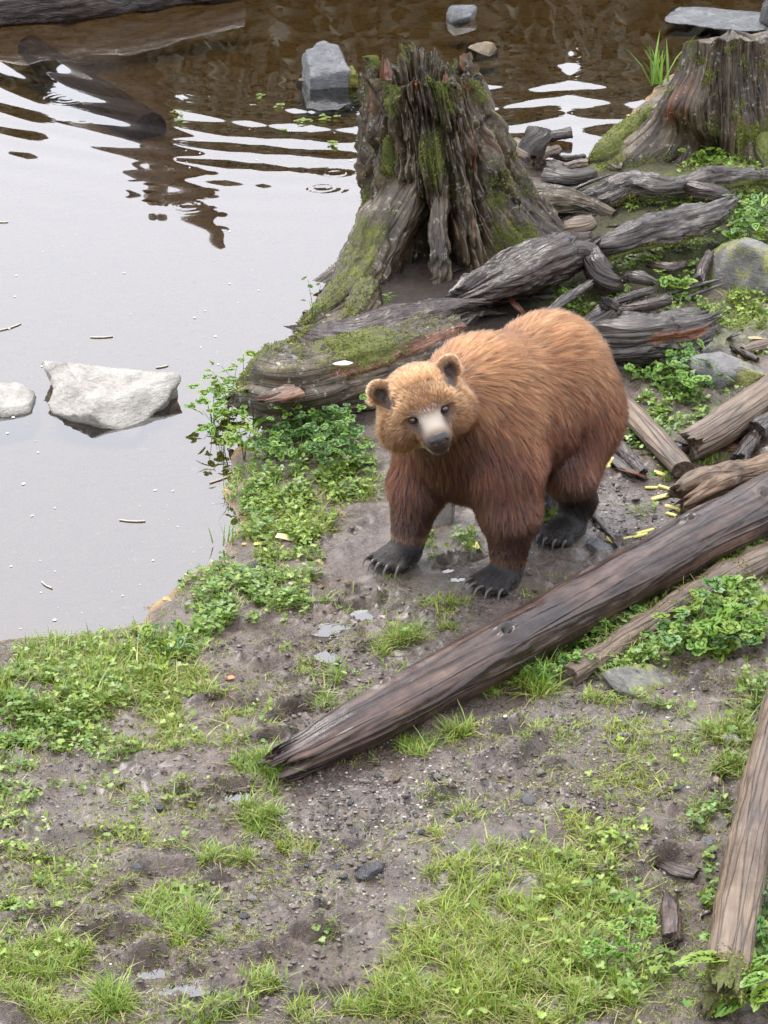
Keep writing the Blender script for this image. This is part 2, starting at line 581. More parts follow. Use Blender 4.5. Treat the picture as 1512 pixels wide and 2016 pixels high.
for (x, y, rx, ry, a, lev) in PUDDLES:
    k = 28
    th = np.linspace(0, 2 * math.pi, k, endpoint=False)
    c, s = math.cos(a), math.sin(a)
    vv = [(0, 0, 0)] + [(1.15 * (rx * math.cos(t) * c - ry * math.sin(t) * s), 1.15 * (rx * math.cos(t) * s + ry * math.sin(t) * c), 0) for t in th]
    ff = [(0, 1 + i, 1 + (i + 1) % k) for i in range(k)]
    tag(obj('puddle', mesh_np('puddle', vv, np.array(ff)), water_mat, loc=(x, y, lev - 0.003)), kind='structure')

# ------------------------------------------------------------------ wood
def wood_material(name, stops, rough=(0.28, 0.55), moss=0.0, rot=True, grain=(2.0, 26.0), bstr=0.7, lichen=0.0):
    m, n, l, b = mat_new(name)
    g = attr_node(n, 'grain', 'Vector')
    oc = N(n, 'ShaderNodeTexCoord').outputs['Object']
    gm = mapping(n, l, g, (grain[0], grain[1], grain[1]))
    t1 = texnoise(n, l, gm, 1.0, 7, 0.65, 0.6)
    gm2 = mapping(n, l, g, (grain[0] * 4, grain[1] * 4, grain[1] * 4))
    t2 = texnoise(n, l, gm2, 1.0, 5, 0.6, 0.2)
    big = texnoise(n, l, oc, 3.0, 4, 0.6)
    mx = math_node(n, l, 'ADD', math_node(n, l, 'MULTIPLY', t1, 0.40), math_node(n, l, 'ADD', math_node(n, l, 'MULTIPLY', t2, 0.22), math_node(n, l, 'ADD', math_node(n, l, 'MULTIPLY', big, 0.20), math_node(n, l, 'MULTIPLY', texnoise(n, l, oc, 11, 6, 0.7, 0.5), 0.18))))
    r = ramp(n, stops)
    l.new(mx, r.inputs[0])
    c = r.outputs[0]
    # cracks along the grain
    gm3 = mapping(n, l, g, (grain[0] * 0.9, grain[1] * 1.3, grain[1] * 1.3))
    v = N(n, 'ShaderNodeTexVoronoi', feature='DISTANCE_TO_EDGE')
    l.new(gm3, v.inputs['Vector'])
    v.inputs['Scale'].default_value = 1.0
    cr = ramp(n, [(0.0, (0, 0, 0)), (0.09, (1, 1, 1))])
    l.new(v.outputs[0], cr.inputs[0])
    c = mixrgb(n, l, math_node(n, l, 'MULTIPLY', math_node(n, l, 'SUBTRACT', 1.0, cr.outputs[0]), 0.65), c, (0.014, 0.010, 0.008))
    if rot:
        rf = ramp(n, [(0.42, (0, 0, 0)), (0.58, (1, 1, 1))])
        l.new(math_node(n, l, 'ADD', math_node(n, l, 'MULTIPLY', attr_node(n, 'rot'), 0.55), math_node(n, l, 'MULTIPLY', t1, 0.42)), rf.inputs[0])
        rc = ramp(n, [(0.3, (0.035, 0.011, 0.005)), (0.6, (0.16, 0.052, 0.018)), (0.8, (0.36, 0.15, 0.055))])
        l.new(t2, rc.inputs[0])
        c = mixrgb(n, l, rf.outputs[0], c, rc.outputs[0])
    if lichen:
        lf = ramp(n, [(0.58, (0, 0, 0)), (0.64, (1, 1, 1))])
        l.new(texnoise(n, l, oc, 26, 6, 0.75), lf.inputs[0])
        c = mixrgb(n, l, math_node(n, l, 'MULTIPLY', lf.outputs[0], lichen), c, (0.33, 0.34, 0.26))
    mt = texnoise(n, l, oc, 14, 6, 0.7)
    mfine = texnoise(n, l, oc, 120, 4, 0.7)
    mf = ramp(n, [(0.62, (0, 0, 0)), (0.74, (1, 1, 1))])
    mbreak = math_node(n, l, 'ADD', math_node(n, l, 'MULTIPLY', mt, 0.45), math_node(n, l, 'MULTIPLY', texnoise(n, l, oc, 55, 5, 0.75), 0.35))
    l.new(math_node(n, l, 'ADD', math_node(n, l, 'MULTIPLY', attr_node(n, 'moss'), 0.55), mbreak), mf.inputs[0])
    mc = ramp(n, [(0.3, (0.030, 0.038, 0.010)), (0.5, (0.095, 0.11, 0.022)), (0.75, (0.25, 0.26, 0.045))])
    l.new(math_node(n, l, 'ADD', math_node(n, l, 'MULTIPLY', mfine, 0.6), math_node(n, l, 'MULTIPLY', mt, 0.4)), mc.inputs[0])
    c = mixrgb(n, l, mf.outputs[0], c, mc.outputs[0])
    l.new(c, b.inputs['Base Color'])
    rr = ramp(n, [(0.35, (rough[0],) * 3), (0.65, (rough[1],) * 3)])
    l.new(big, rr.inputs[0])
    rgh = mixrgb(n, l, mf.outputs[0], rr.outputs[0], (0.85, 0.85, 0.85))
    l.new(rgh, b.inputs['Roughness'])
    hsum = math_node(n, l, 'ADD', math_node(n, l, 'MULTIPLY', t1, 0.7), math_node(n, l, 'MULTIPLY', t2, 0.3))
    b1 = bump(n, l, hsum, bstr, 0.02)
    b2 = bump(n, l, cr.outputs[0], 0.5, 0.008, b1)
    b3 = bump(n, l, math_node(n, l, 'MULTIPLY', mfine, mf.outputs[0]), 0.8, 0.012, b2)
    l.new(b3, b.inputs['Normal'])
    return m

WOOD = {
    'stump': wood_material('weathered_stump', [(0.37, (0.006, 0.004, 0.0025)), (0.47, (0.040, 0.027, 0.015)), (0.56, (0.115, 0.085, 0.052)), (0.65, (0.34, 0.285, 0.195))], (0.26, 0.5), lichen=0.75, grain=(2.6, 22), bstr=1.0),
    'wet': wood_material('wet_driftwood', [(0.36, (0.005, 0.003, 0.0025)), (0.47, (0.020, 0.012, 0.009)), (0.57, (0.058, 0.038, 0.029)), (0.70, (0.18, 0.135, 0.105))], (0.10, 0.34), grain=(4.0, 34), bstr=0.7),
    'grey': wood_material('grey_driftwood', [(0.36, (0.006, 0.0045, 0.004)), (0.47, (0.034, 0.026, 0.022)), (0.57, (0.090, 0.075, 0.065)), (0.71, (0.26, 0.235, 0.205))], (0.10, 0.36), grain=(4.0, 34), bstr=0.75),
    'log': wood_material('peeled_wet_log', [(0.38, (0.008, 0.005, 0.005)), (0.45, (0.026, 0.015, 0.013)), (0.51, (0.060, 0.036, 0.028)), (0.57, (0.105, 0.066, 0.048)), (0.62, (0.18, 0.115, 0.072)), (0.66, (0.42, 0.295, 0.175))], (0.20, 0.45), grain=(1.0, 13), bstr=0.6),
    'pale': wood_material('pale_stripped_log', [(0.33, (0.022, 0.014, 0.009)), (0.46, (0.095, 0.063, 0.041)), (0.57, (0.17, 0.122, 0.080)), (0.72, (0.33, 0.255, 0.175))], (0.30, 0.55), grain=(1.4, 24), bstr=0.6),
    'rotten': wood_material('rotten_log', [(0.30, (0.030, 0.016, 0.009)), (0.46, (0.105, 0.060, 0.030)), (0.60, (0.21, 0.14, 0.08)), (0.76, (0.40, 0.31, 0.20))], (0.35, 0.65), grain=(3.5, 18), bstr=0.9, lichen=0.2),
}

def tube_mesh(name, P, R, nu=48, nv=120, rough=0.10, ridge=0.12, gsc=(3.0, 2.2), seed=0.0, moss=None, rot=None, flat=1.0, end=(0.0, 0.0), twist=0.0, wob=0.0, knots=()):
    """a limb swept along P with radii R (world coordinates); furrowed along the grain, ragged ends"""
    C = catmull(P, nv)
    Rr = catmull(np.stack([np.asarray(R, float)] * 3, -1), nv)[:, 0]
    T = np.gradient(C, axis=0)
    T /= np.linalg.norm(T, axis=1)[:, None]
    s = np.concatenate([[0], np.cumsum(np.linalg.norm(np.diff(C, axis=0), axis=1))])
    upv = np.array([0, 0, 1.0])
    S = np.cross(T, upv)
    S /= np.linalg.norm(S, axis=1)[:, None] + 1e-9
    U = np.cross(S, T)
    th = np.linspace(0, 2 * math.pi, nu, endpoint=False)
    TH, SS = np.meshgrid(th, s)
    tw = TH + twist * SS
    ct, st = np.cos(tw), np.sin(tw)
    Rm = Rr.mean()
    gp = np.stack([SS * gsc[0] * 0.35 / Rm * 0.12 + seed, ct * gsc[1], st * gsc[1] + seed * 1.7], -1)
    wq = fbm(np.stack([SS / Rm * 0.22 + seed * 2, ct * 0.7, st * 0.7], -1), 2)
    gp[..., 1] += 0.75 * wq; gp[..., 2] += 0.6 * wq
    f = 0.6 * (ridged(gp, 3) - 0.55) + 0.4 * fbm(gp * np.array([1.6, 1.3, 1.3], np.float32) + 40, 3)
    lump = fbm(np.stack([SS / Rm * 0.35 + seed * 3, ct * 0.8, st * 0.8], -1), 3)
    fine = ridged(np.stack([SS * gsc[0] * 0.6 + seed, ct * gsc[1] * 3, st * gsc[1] * 3 + seed], -1), 2) - 0.55
    chip = fbm(np.stack([SS * 22 + seed, ct * Rm * 60, st * Rm * 60], -1), 2)
    k = 1 + ridge * f * 1.5 + rough * lump * 2.0 + ridge * 0.35 * fine + ridge * 0.22 * chip
    if wob:
        k = k * (1 + wob * fbm(np.stack([SS / Rm * 0.15 + seed * 5, ct * 0.5, st * 0.5], -1), 2))
    RR = Rr[:, None] * k
    for kt, ka in knots:          # dark sunken knots with a raised collar
        q = np.hypot((SS - kt * s[-1]) / 0.030, np.angle(np.exp(1j * (TH - ka))) * Rm / 0.022)
        RR = RR + 0.010 * np.exp(-((q - 1.2) / 0.55) ** 2) - 0.020 * np.exp(-q ** 2 * 1.5)
    # ragged broken ends
    jag = fbm(np.stack([ct * 2.6 + seed, st * 2.6, np.full_like(ct, seed)], -1), 4, 0.65)
    shift = np.zeros_like(RR)
    e0 = smooth(2.5 * Rm, 0, SS); e1 = smooth(s[-1] - 2.5 * Rm, s[-1], SS)
    shift += -e0 * end[0] * jag * 1.6 + e1 * end[1] * jag * 1.6
    V = C[:, None, :] + T[:, None, :] * shift[..., None] + S[:, None, :] * (np.cos(TH) * RR)[..., None] + U[:, None, :] * (np.sin(TH) * RR * flat)[..., None]
    mz = np.sin(TH)
    V = V.reshape(-1, 3)
    gr = np.stack([SS, np.cos(TH) * Rm, np.sin(TH) * Rm], -1).reshape(-1, 3)
    Fc = [grid_faces(nu, nv, True)]
    Vx, gx_, mzx, ssx = [V], [gr], [mz.ravel()], [SS.ravel()]
    base = len(V)
    tot = s[-1]
    for ei, (row, sg) in enumerate(((0, -1), (nv - 1, 1))):       # end caps: two inner rings, hollowed
        ring0 = V[row * nu:(row + 1) * nu]
        c = ring0.mean(0)
        prev = np.arange(row * nu, (row + 1) * nu)
        for q, (sc, dep) in enumerate(((0.72, 0.10), (0.40, 0.16), (0.10, 0.12))):
            wob_ = 0.10 * fbm(np.stack([ct[0] * 3 + q, st[0] * 3, np.full(nu, seed + ei)], -1), 2)[:, None]
            ring = c + (ring0 - c) * sc + T[row] * (-sg) * Rm * (dep + wob_ * 2.0)
            ids = base + np.arange(nu)
            Vx.append(ring); gx_.append(np.stack([np.full(nu, sg * 3.0 + q), (ring - c) @ S[row] * 1.2, (ring - c) @ U[row] * 1.2], -1))
            mzx.append(np.full(nu, -0.2)); ssx.append(np.full(nu, s[row]))
            a, b2 = prev, np.roll(prev, -1)
            cc, d = np.roll(ids, -1), ids
            q4 = np.stack([a, b2, cc, d], -1)
            Fc.append(q4[:, ::-1] if sg < 0 else q4)
            prev = ids
            base += nu
        Fc.append(np.stack([np.full(nu - 2, prev[0]), prev[1:-1], prev[2:]], -1)[:, ::-1] if sg < 0 else np.stack([np.full(nu - 2, prev[0]), prev[1:-1], prev[2:]], -1))
    V = np.concatenate(Vx); gr = np.concatenate(gx_); mzv = np.concatenate(mzx); sv = np.concatenate(ssx)
    quads = np.concatenate([f for f in Fc if f.shape[1] == 4]); tris = np.concatenate([f for f in Fc if f.shape[1] == 3])
    me_v = V
    org = np.array([C[0][0], C[0][1], C[0][2]])
    me = mesh_np(name, me_v - org, [quads, tris])
    attr(me, 'grain', gr, 'FLOAT_VECTOR')
    tpos = sv / max(tot, 1e-6)
    attr(me, 'moss', np.zeros(len(V)) if moss is None else moss(tpos, mzv, V))
    attr(me, 'rot', np.zeros(len(V)) if rot is None else rot(tpos, mzv, V))
    return me, org

def moss_fuzz(o, me, mv, dens=9000, hgt=0.011):
    nvv = len(me.vertices)
    co = np.empty(nvv * 3, np.float32); me.vertices.foreach_get('co', co); co = co.reshape(-1, 3)
    no = np.empty(nvv * 3, np.float32); me.vertices.foreach_get('normal', no); no = no.reshape(-1, 3)
    p = smooth(0.36, 0.66, mv + 0.42 * fbm(co * 7.0, 3) + 0.30 * fbm(co * 26.0, 2)) * (mv > 0.08)
    fa = np.zeros(nvv)
    n = int(min(dens, p.sum() * 0.9))
    if n < 60:
        return
    i = MR.choice(nvv, n, p=p / p.sum())
    b = co[i] + MR.normal(0, 0.004, (n, 3))
    k = 3
    V, C = [], []
    for q in range(k):
        d = no[i] + MR.normal(0, 0.55, (n, 3))
        d /= np.linalg.norm(d, axis=1)[:, None]
        L = hgt * MR.uniform(0.5, 1.4, (n, 1))
        sd = np.cross(d, MR.normal(size=(n, 3))); sd /= np.linalg.norm(sd, axis=1)[:, None]
        V.append(np.stack([b - sd * 0.0028, b + sd * 0.0028, b + d * L], 1))
        m = np.clip(MR.normal(0.5, 0.3, (n, 1)) + 0.5 * fbm(b * 6.0, 2)[:, None], 0, 1)
        c = np.array([0.050, 0.070, 0.012]) * (1 - m) + np.array([0.26, 0.27, 0.035]) * m
        C.append(np.repeat(c[:, None, :], 3, 1))
    V = np.concatenate(V).reshape(-1, 3); C = np.concatenate(C).reshape(-1, 3)
    fm = mesh_np('moss', V, np.arange(len(V)).reshape(-1, 3))
    attr(fm, 'tint', C, 'FLOAT_COLOR')
    f = obj('moss', fm, MOSSM, o)
    f['kind'] = 'stuff'
MR = np.random.default_rng(99)
MOSSM, _n, _l, _b = mat_new('moss_tufts')
_l.new(attr_node(_n, 'tint', 'Color'), _b.inputs['Base Color'])
_b.inputs['Roughness'].default_value = 0.7

def limb(name, px, R, mat, label=None, cat=None, group=None, parent=None, world=None, **kw):
    """px: list of (u, v, height of the axis above the ground)"""
    P = [ground_hit(u, v, dz) for u, v, dz in px] if world is None else world
    me, org = tube_mesh(name, P, R, **kw)
    mvals = None
    if kw.get('moss') is not None:
        mvals = np.empty(len(me.vertices), np.float32); me.attributes['moss'].data.foreach_get('value', mvals)
    if parent is not None:
        o = obj(name, me, WOOD[mat], parent, loc=org - np.array(parent.location))
    else:
        o = obj(name, me, WOOD[mat], loc=org)
        tag(o, label, cat, group)
    if mvals is not None:
        moss_fuzz(o, me, mvals)
    return o

mtop = lambda a, lo=0.0, s=0.0: (lambda t, z, V: np.clip(a * smooth(lo, 1.0, z) + s, 0, 1))

# ---- the big stump
def big_stump():
    bx, by = 0.36, 3.62
    bz = float(ground_z(np.array([bx]), np.array([by]))[0]) - 0.06
    nt, nh = 860, 320
    th = np.linspace(-math.pi, math.pi, nt, endpoint=False)
    hh = np.linspace(0, 1, nh) ** 1.0
    TH, H = np.meshgrid(th, hh)
    ang = lambda c, w: np.exp(-((np.angle(np.exp(1j * (TH - c)))) / w) ** 2)
    ct, st = np.cos(TH), np.sin(TH)
    top = 1.04 + 0.10 * fbm(np.stack([ct * 1.6, st * 1.6, np.full_like(ct, 3.0)], -1), 2) + 0.055 * fbm(np.stack([ct * 5, st * 5, np.full_like(ct, 5.0)], -1), 3)
    top = top + 0.20 * ang(rad(-158), 0.20) - 0.16 * ang(rad(178), 0.25) - 0.10 * ang(rad(-125), 0.25) + 0.06 * ang(rad(-75), 0.5)
    Z = H * top
    R = 0.315 + 0.12 * (1 - H) ** 1.2
    R = R + 0.46 * np.exp(-Z / 0.30) * ang(rad(-14), 0.55) + 0.34 * np.exp(-Z / 0.24) * ang(rad(-152), 0.32) + 0.14 * np.exp(-Z / 0.3) * ang(rad(-62), 0.35) + 0.22 * np.exp(-Z / 0.2) * ang(rad(110), 0.8)
    # buttress lobes
    R = R * (1 + (0.10 + 0.10 * (1 - H)) * fbm(np.stack([ct * 2.6, st * 2.6, Z * 0.7], -1), 2))
    warp = TH + 0.10 * fbm(np.stack([ct * 2, st * 2, Z * 1.2 + 4], -1), 2)
    cw, sw = np.cos(warp), np.sin(warp)
    rd = ridged(np.stack([cw * 6.5, sw * 6.5, Z * 0.85], -1), 3)
    rd2 = ridged(np.stack([cw * 19, sw * 19, Z * 2.2 + 9], -1), 2)
    R = R + 0.105 * (rd - 0.62) + 0.034 * (rd2 - 0.6)
    slab = fbm(np.stack([cw * 3.6 + 8, sw * 3.6, Z * 1.9], -1), 2)
    R = R + 0.034 * np.tanh(slab * 9.0)                       # plates of wood split off in steps
    pit = fbm(np.stack([cw * 9 + 3, sw * 9, Z * 5.0], -1), 2)
    R = R - 0.035 * smooth(0.30, 0.6, pit)
    R = R + 0.016 * fbm(np.stack([cw * 34, sw * 34, Z * 11], -1), 2) + 0.012 * (ridged(np.stack([cw * 44, sw * 44, Z * 5 + 2], -1), 2) - 0.6)
    # hollow in the front, with a pillar of wood left standing in it
    cav = smooth(0.60, 0.30, Z + 0.10 * fbm(np.stack([ct * 4, st * 4, Z * 3], -1), 2))
    hol = np.clip(ang(rad(-120), 0.22) ** 0.6 * cav * 1.35, 0, 1)
    slit = np.clip(ang(rad(-83), 0.055) * smooth(0.55, 0.40, Z) * 1.3, 0, 1)
    R = R - (R - 0.02) * 0.97 * hol - (R - 0.12) * 0.7 * slit
    gro = ang(rad(-140), 0.07) * smooth(0.3, 0.55, Z)
    R = R - 0.10 * gro
    lean = Z[..., None] * np.array([-0.14, 0.05, 0])
    tw = 0.0
    X = ct * R; Y = st * R
    V = np.stack([X, Y, Z], -1) + lean
    rows = [V]
    n_in = 14
    for k in range(1, n_in + 1):       # the rotten inside of the top
        q = k / n_in
        rim = V[-1]
        c = np.array([-0.14 * 1.0, 0.05, 0])
        r = rim.copy()
        r[:, :2] = c[:2] + (rim[:, :2] - c[:2]) * (1 - q) ** 0.9
        nz_ = fbm(np.stack([r[:, 0] * 14, r[:, 1] * 14, np.full(nt, 2.0)], -1), 3)
        r[:, 2] = rim[:, 2] * (1 - smooth(0, 0.5, np.array(q))) + 0.90 * smooth(0, 0.5, np.array(q)) - 0.10 * math.sin(q * 3.0) + 0.13 * nz_ * math.sin(q * math.pi)
        rows.append(r[None])
    VV = np.concatenate(rows, 0)
    nv = VV.shape[0]
    flat = VV.reshape(-1, 3)
    root = empty('old_tree_stump', (bx, by, bz))
    tag(root, 'tall weathered hollow tree stump with jagged top at the water edge behind the bear', 'tree stump')
    me = mesh_np('stump_trunk', flat, grid_faces(nt, nv, True))
    inner = np.zeros((nv, nt)); inner[nh:] = 1
    gr = np.stack([np.concatenate([Z, np.repeat(Z[-1:], nv - nh, 0) + 1.0]), np.concatenate([cw * 0.38, np.repeat(cw[-1:], nv - nh, 0) * np.linspace(0.35, 0.05, nv - nh)[:, None]]), np.concatenate([sw * 0.38, np.repeat(sw[-1:], nv - nh, 0) * np.linspace(0.35, 0.05, nv - nh)[:, None]])], -1)
    attr(me, 'grain', gr.reshape(-1, 3), 'FLOAT_VECTOR')
    mossf = np.zeros((nv, nt))
    mn = fbm(np.stack([cw * 3.0, sw * 3.0, Z * 2.2 + 1], -1), 3)
    mossf[:nh] = np.clip(0.27 + 0.55 * mn + 0.40 * gro + 0.16 * smooth(0.75, 1.0, H) - 0.6 * hol, 0, 1)
    mossf[nh:] = 0.3
    rot = np.zeros((nv, nt))
    rot[:nh] = np.clip(0.75 * ang(rad(-139), 0.12) * smooth(0.75, 0.5, Z) * smooth(0.05, 0.2, Z) + 0.62 * smooth(0.80, 0.98, H) * smooth(-0.2, 0.3, fbm(np.stack([cw * 4, sw * 4, Z * 1.0 + 7], -1), 2)) + 0.45 * smooth(0.42, 0.6, fbm(np.stack([cw * 11 + 2, sw * 11, Z * 1.5], -1), 2)) + 0.8 * ang(rad(-52), 0.035) * smooth(0.5, 0.65, Z) * smooth(0.95, 0.8, Z), 0, 1)
    rot[nh:] = 0.3
    attr(me, 'moss', mossf.ravel())
    attr(me, 'rot', rot.ravel())
    moss_fuzz(obj('trunk', me, WOOD['stump'], root), me, mossf.ravel(), 14000, 0.009)
    # roots running out from the trunk
    ml = lambda t, z, V: np.clip(0.55 * smooth(0.2, 0.9, z) * smooth(0.0, 0.3, t), 0, 1)
    limb('root', None, [0.15, 0.15, 0.12, 0.085, 0.05, 0.03], 'stump', parent=root, world=[np.array([0.15, 3.55, 0.50]), at_y(724, 515, 3.25), at_y(690, 570, 3.02), at_y(650, 610, 2.82), ground_hit(612, 634, 0.0), ground_hit(585, 660, -0.03)], nu=64, nv=130, ridge=0.16, seed=2.2, moss=ml)
    limb('root', None, [0.10, 0.09, 0.085, 0.07, 0.04], 'stump', parent=root, world=[np.array([0.10, 3.50, 0.42]), at_y(728, 555, 3.12), ground_hit(712, 600, .05), ground_hit(690, 632, .03), ground_hit(655, 660, 0)], nu=64, nv=120, ridge=0.18, seed=5.2, moss=ml, rot=lambda t, z, V: 0.35 * np.ones(len(t)))
    limb('root', [(905, 560, .12), (955, 575, .08), (1010, 560, .09), (1060, 520, .07)], [0.06, 0.09, 0.09, 0.05], 'wet', parent=root, nu=48, nv=90, ridge=0.16, seed=6.6)
    limb('root', [(1040, 400, .10), (1100, 400, .07), (1165, 408, .045), (1210, 425, .0)], [0.13, 0.10, 0.06, 0.03], 'stump', parent=root, nu=56, nv=100, ridge=0.2, seed=3.1)
    limb('root', None, [0.035, 0.048, 0.055, 0.045], 'stump', parent=root, world=[np.array([0.33, 3.42, 0.62]), np.array([0.30, 3.22, 0.38]), np.array([0.31, 3.12, 0.16]), np.array([0.31, 3.06, 0.02])], nu=40, nv=90, ridge=0.30, rough=0.14, seed=8.7)
    for k, (u, v) in enumerate([(760, 118), (866, 175), (880, 150), (905, 160), (930, 190)]):
        b0 = at_y(u, v + 40, 3.55); b1 = at_y(u - 2, v, 3.57)
        limb('splinter', None, [0.035, 0.03, 0.014], 'stump', parent=root, world=[b0, (b0 + b1) / 2, b1], nu=16, nv=24, ridge=0.3, seed=11.0 + k, rot=lambda t, z, V: 0.6 * np.ones(len(t)), end=(0, 0.03))
    return root
big_stump()

# ---- the cut stump further along the bank
def cut_stump():
    c = ground_hit(1425, 300, 0)
    bx, by, bz = c[0], c[1], c[2] - 0.05
    nt, nh = 420, 150
    th = np.linspace(-math.pi, math.pi, nt, endpoint=False)
    hh = np.linspace(0, 1, nh)
    TH, H = np.meshgrid(th, hh)
    ct, st = np.cos(TH), np.sin(TH)
    ang = lambda cc, w: np.exp(-((np.angle(np.exp(1j * (TH - cc)))) / w) ** 2)
    top = 0.74 - 0.085 * st + 0.03 * fbm(np.stack([ct * 3, st * 3, ct * 0], -1), 2)
    Z = H * top
    R = 0.245 + 0.20 * np.exp(-Z / 0.24)
    R = R + 0.40 * np.exp(-Z / 0.27) * ang(rad(-165), 0.36) + 0.30 * np.exp(-Z / 0.22) * ang(rad(-20), 0.4) + 0.2 * np.exp(-Z / 0.2) * ang(rad(80), 0.8) + 0.12 * np.exp(-((Z - 0.42) / 0.13) ** 2) * ang(rad(-142), 0.30)
    R = R * (1 + (0.05 + 0.13 * (1 - H)) * fbm(np.stack([ct * 2.2 + 4, st * 2.2, Z * 0.9], -1), 2))
    w = TH + 0.12 * fbm(np.stack([ct * 2, st * 2, Z * 1.4 + 6], -1), 2)
    cw, sw = np.cos(w), np.sin(w)
    R = R + (0.02 + 0.06 * (1 - H)) * (ridged(np.stack([cw * 5, sw * 5, Z * 0.8 + 3], -1), 3) - 0.6) + 0.018 * (ridged(np.stack([cw * 16, sw * 16, Z * 2 + 3], -1), 2) - 0.6)
    hol = np.clip(ang(rad(-118), 0.36) * smooth(0.40, 0.20, Z + 0.12 * np.cos(TH + rad(90))), 0, 1)
    R = R - (R - 0.12) * 0.85 * hol
    V = np.stack([ct * R, st * R, Z], -1)
    rows = [V]
    for k in range(1, 11):
        q = k / 10
        r = V[-1].copy()
        r[:, :2] *= (1 - q)
        r[:, 2] += -0.004 + 0.006 * fbm(np.stack([r[:, 0] * 9, r[:, 1] * 9, r[:, 0] * 0], -1), 2)
        rows.append(r[None])
    VV = np.concatenate(rows, 0)
    nv = VV.shape[0]
    me = mesh_np('stump_trunk', VV.reshape(-1, 3), grid_faces(nt, nv, True))
    ext = lambda A, s: np.concatenate([A, np.repeat(A[-1:], nv - nh, 0) * s])
    gr = np.stack([ext(Z, 0.0) + 0, ext(cw * 0.33, 0.6), ext(sw * 0.33, 0.6)], -1)
    gr[nh:, :, 1:] *= np.linspace(1, 0.02, nv - nh)[:, None, None]
    attr(me, 'grain', gr.reshape(-1, 3), 'FLOAT_VECTOR')
    mossf = np.zeros((nv, nt)); rot = np.zeros((nv, nt))
    mn = fbm(np.stack([cw * 2.4, sw * 2.4, Z * 3 + 5], -1), 3)
    mossf[:nh] = np.clip(0.22 + 0.55 * mn + 0.50 * smooth(0.35, 0.1, Z) * ang(rad(-165), 0.5) + 0.35 * smooth(0.5, 0.2, Z) * ang(rad(-50), 0.6) - hol, 0, 1)
    rot[:nh] = np.clip(0.55 * ang(rad(-145), 0.35) * smooth(0.75, 0.5, Z) * smooth(0.2, 0.35, Z) + 0.45 * ang(rad(-85), 0.4) * smooth(0.6, 0.3, Z), 0, 1)
    attr(me, 'moss', mossf.ravel()); attr(me, 'rot', rot.ravel())
    root = empty('sawn_tree_stump', (bx, by, bz))
    tag(root, 'flat-topped sawn tree stump with spreading mossy roots near the tall green grass blades', 'tree stump')
    moss_fuzz(obj('trunk', me, WOOD['stump'], root), me, mossf.ravel(), 9000)
    ml = lambda t, z, V: np.clip(0.95 * smooth(-0.1, 0.6, z) * smooth(0.12, 0.35, t), 0, 1)
    limb('root', [(1350, 220, .30), (1290, 240, .22), (1235, 275, .12), (1195, 303, .06), (1168, 328, .0)], [0.10, 0.12, 0.115, 0.09, 0.05], 'stump', parent=root, nu=56, nv=110, ridge=0.07, rough=0.07, seed=4.4, moss=ml)
    limb('root', [(1330, 225, .28), (1283, 262, .14), (1268, 295, .05)], [0.07, 0.055, 0.035], 'stump', parent=root, nu=40, nv=70, ridge=0.15, seed=4.9)
    limb('root', [(1480, 200, .25), (1495, 250, .16), (1510, 300, .08), (1530, 340, .0)], [0.09, 0.08, 0.07, 0.05], 'stump', parent=root, nu=40, nv=80, ridge=0.15, seed=7.9, moss=ml)
cut_stump()

# ---- logs and driftwood on the bank
limb('peeled_log', [(562, 1503, .045), (600, 1482, .075), (690, 1434, .10), (790, 1383, .11), (930, 1307, .115), (1080, 1225, .12), (1230, 1143, .125), (1380, 1060, .13), (1530, 980, .135), (1640, 925, .135)],
     [0.058, 0.078, 0.098, 0.108, 0.112, 0.115, 0.117, 0.120, 0.124, 0.127], 'log', 'long peeled wet brown log lying across the mud in front of the bear', 'log', nu=110, nv=460, rough=0.04, ridge=0.030, gsc=(1.0, 2.0), seed=1.3, end=(0.06, 0.0), knots=((0.33, 1.2), (0.52, 2.3), (0.70, 1.7), (0.83, 1.0), (0.15, 1.9)))
limb('weathered_log', [(1424, 1962, .07), (1445, 1830, .08), (1470, 1690, .085), (1500, 1550, .085), (1532, 1420, .085), (1565, 1300, .085)], [0.066, 0.076, 0.078, 0.076, 0.074, 0.07], 'pale', 'pale brown weathered log with dark knots beside broad green leaves', 'log',
     nu=72, nv=220, rough=0.05, ridge=0.035, gsc=(1.2, 2.2), seed=9.4, end=(0.06, 0), moss=lambda t, z, V: 0.6 * smooth(0.12, 0.02, t))
limb('straw_covered_log', [(1118, 1332, .035), (1180, 1295, .02), (1260, 1243, .02), (1340, 1192, .02), (1420, 1145, .02), (1530, 1090, .02)], [0.045, 0.05, 0.055, 0.06, 0.065, 0.065], 'pale', 'half-buried pole overgrown with dry straw and leaves behind the long peeled log', 'log',
     nu=48, nv=160, rough=0.10, ridge=0.04, seed=3.6, moss=lambda t, z, V: 0.35 * smooth(0.2, 0.5, t))
limb('smooth_log', [(1355, 880, .07), (1400, 855, .085), (1460, 815, .09), (1530, 765, .095), (1600, 720, .1)], [0.075, 0.085, 0.088, 0.085, 0.08], 'pale', 'smooth brown log with a side knot lying uphill of the peeled plank', 'log', nu=64, nv=150, rough=0.04, ridge=0.045, seed=5.9, end=(0.03, 0))
limb('rotten_log', [(1342, 985, .06), (1380, 965, .075), (1440, 945, .08), (1500, 930, .08), (1570, 905, .08)], [0.075, 0.082, 0.08, 0.075, 0.07], 'rotten', 'crumbling orange-brown rotten log end tucked behind the peeled log', 'log', nu=64, nv=130, rough=0.13, ridge=0.14, seed=6.9, end=(0.04, 0), rot=lambda t, z, V: 0.35 + 0 * t)
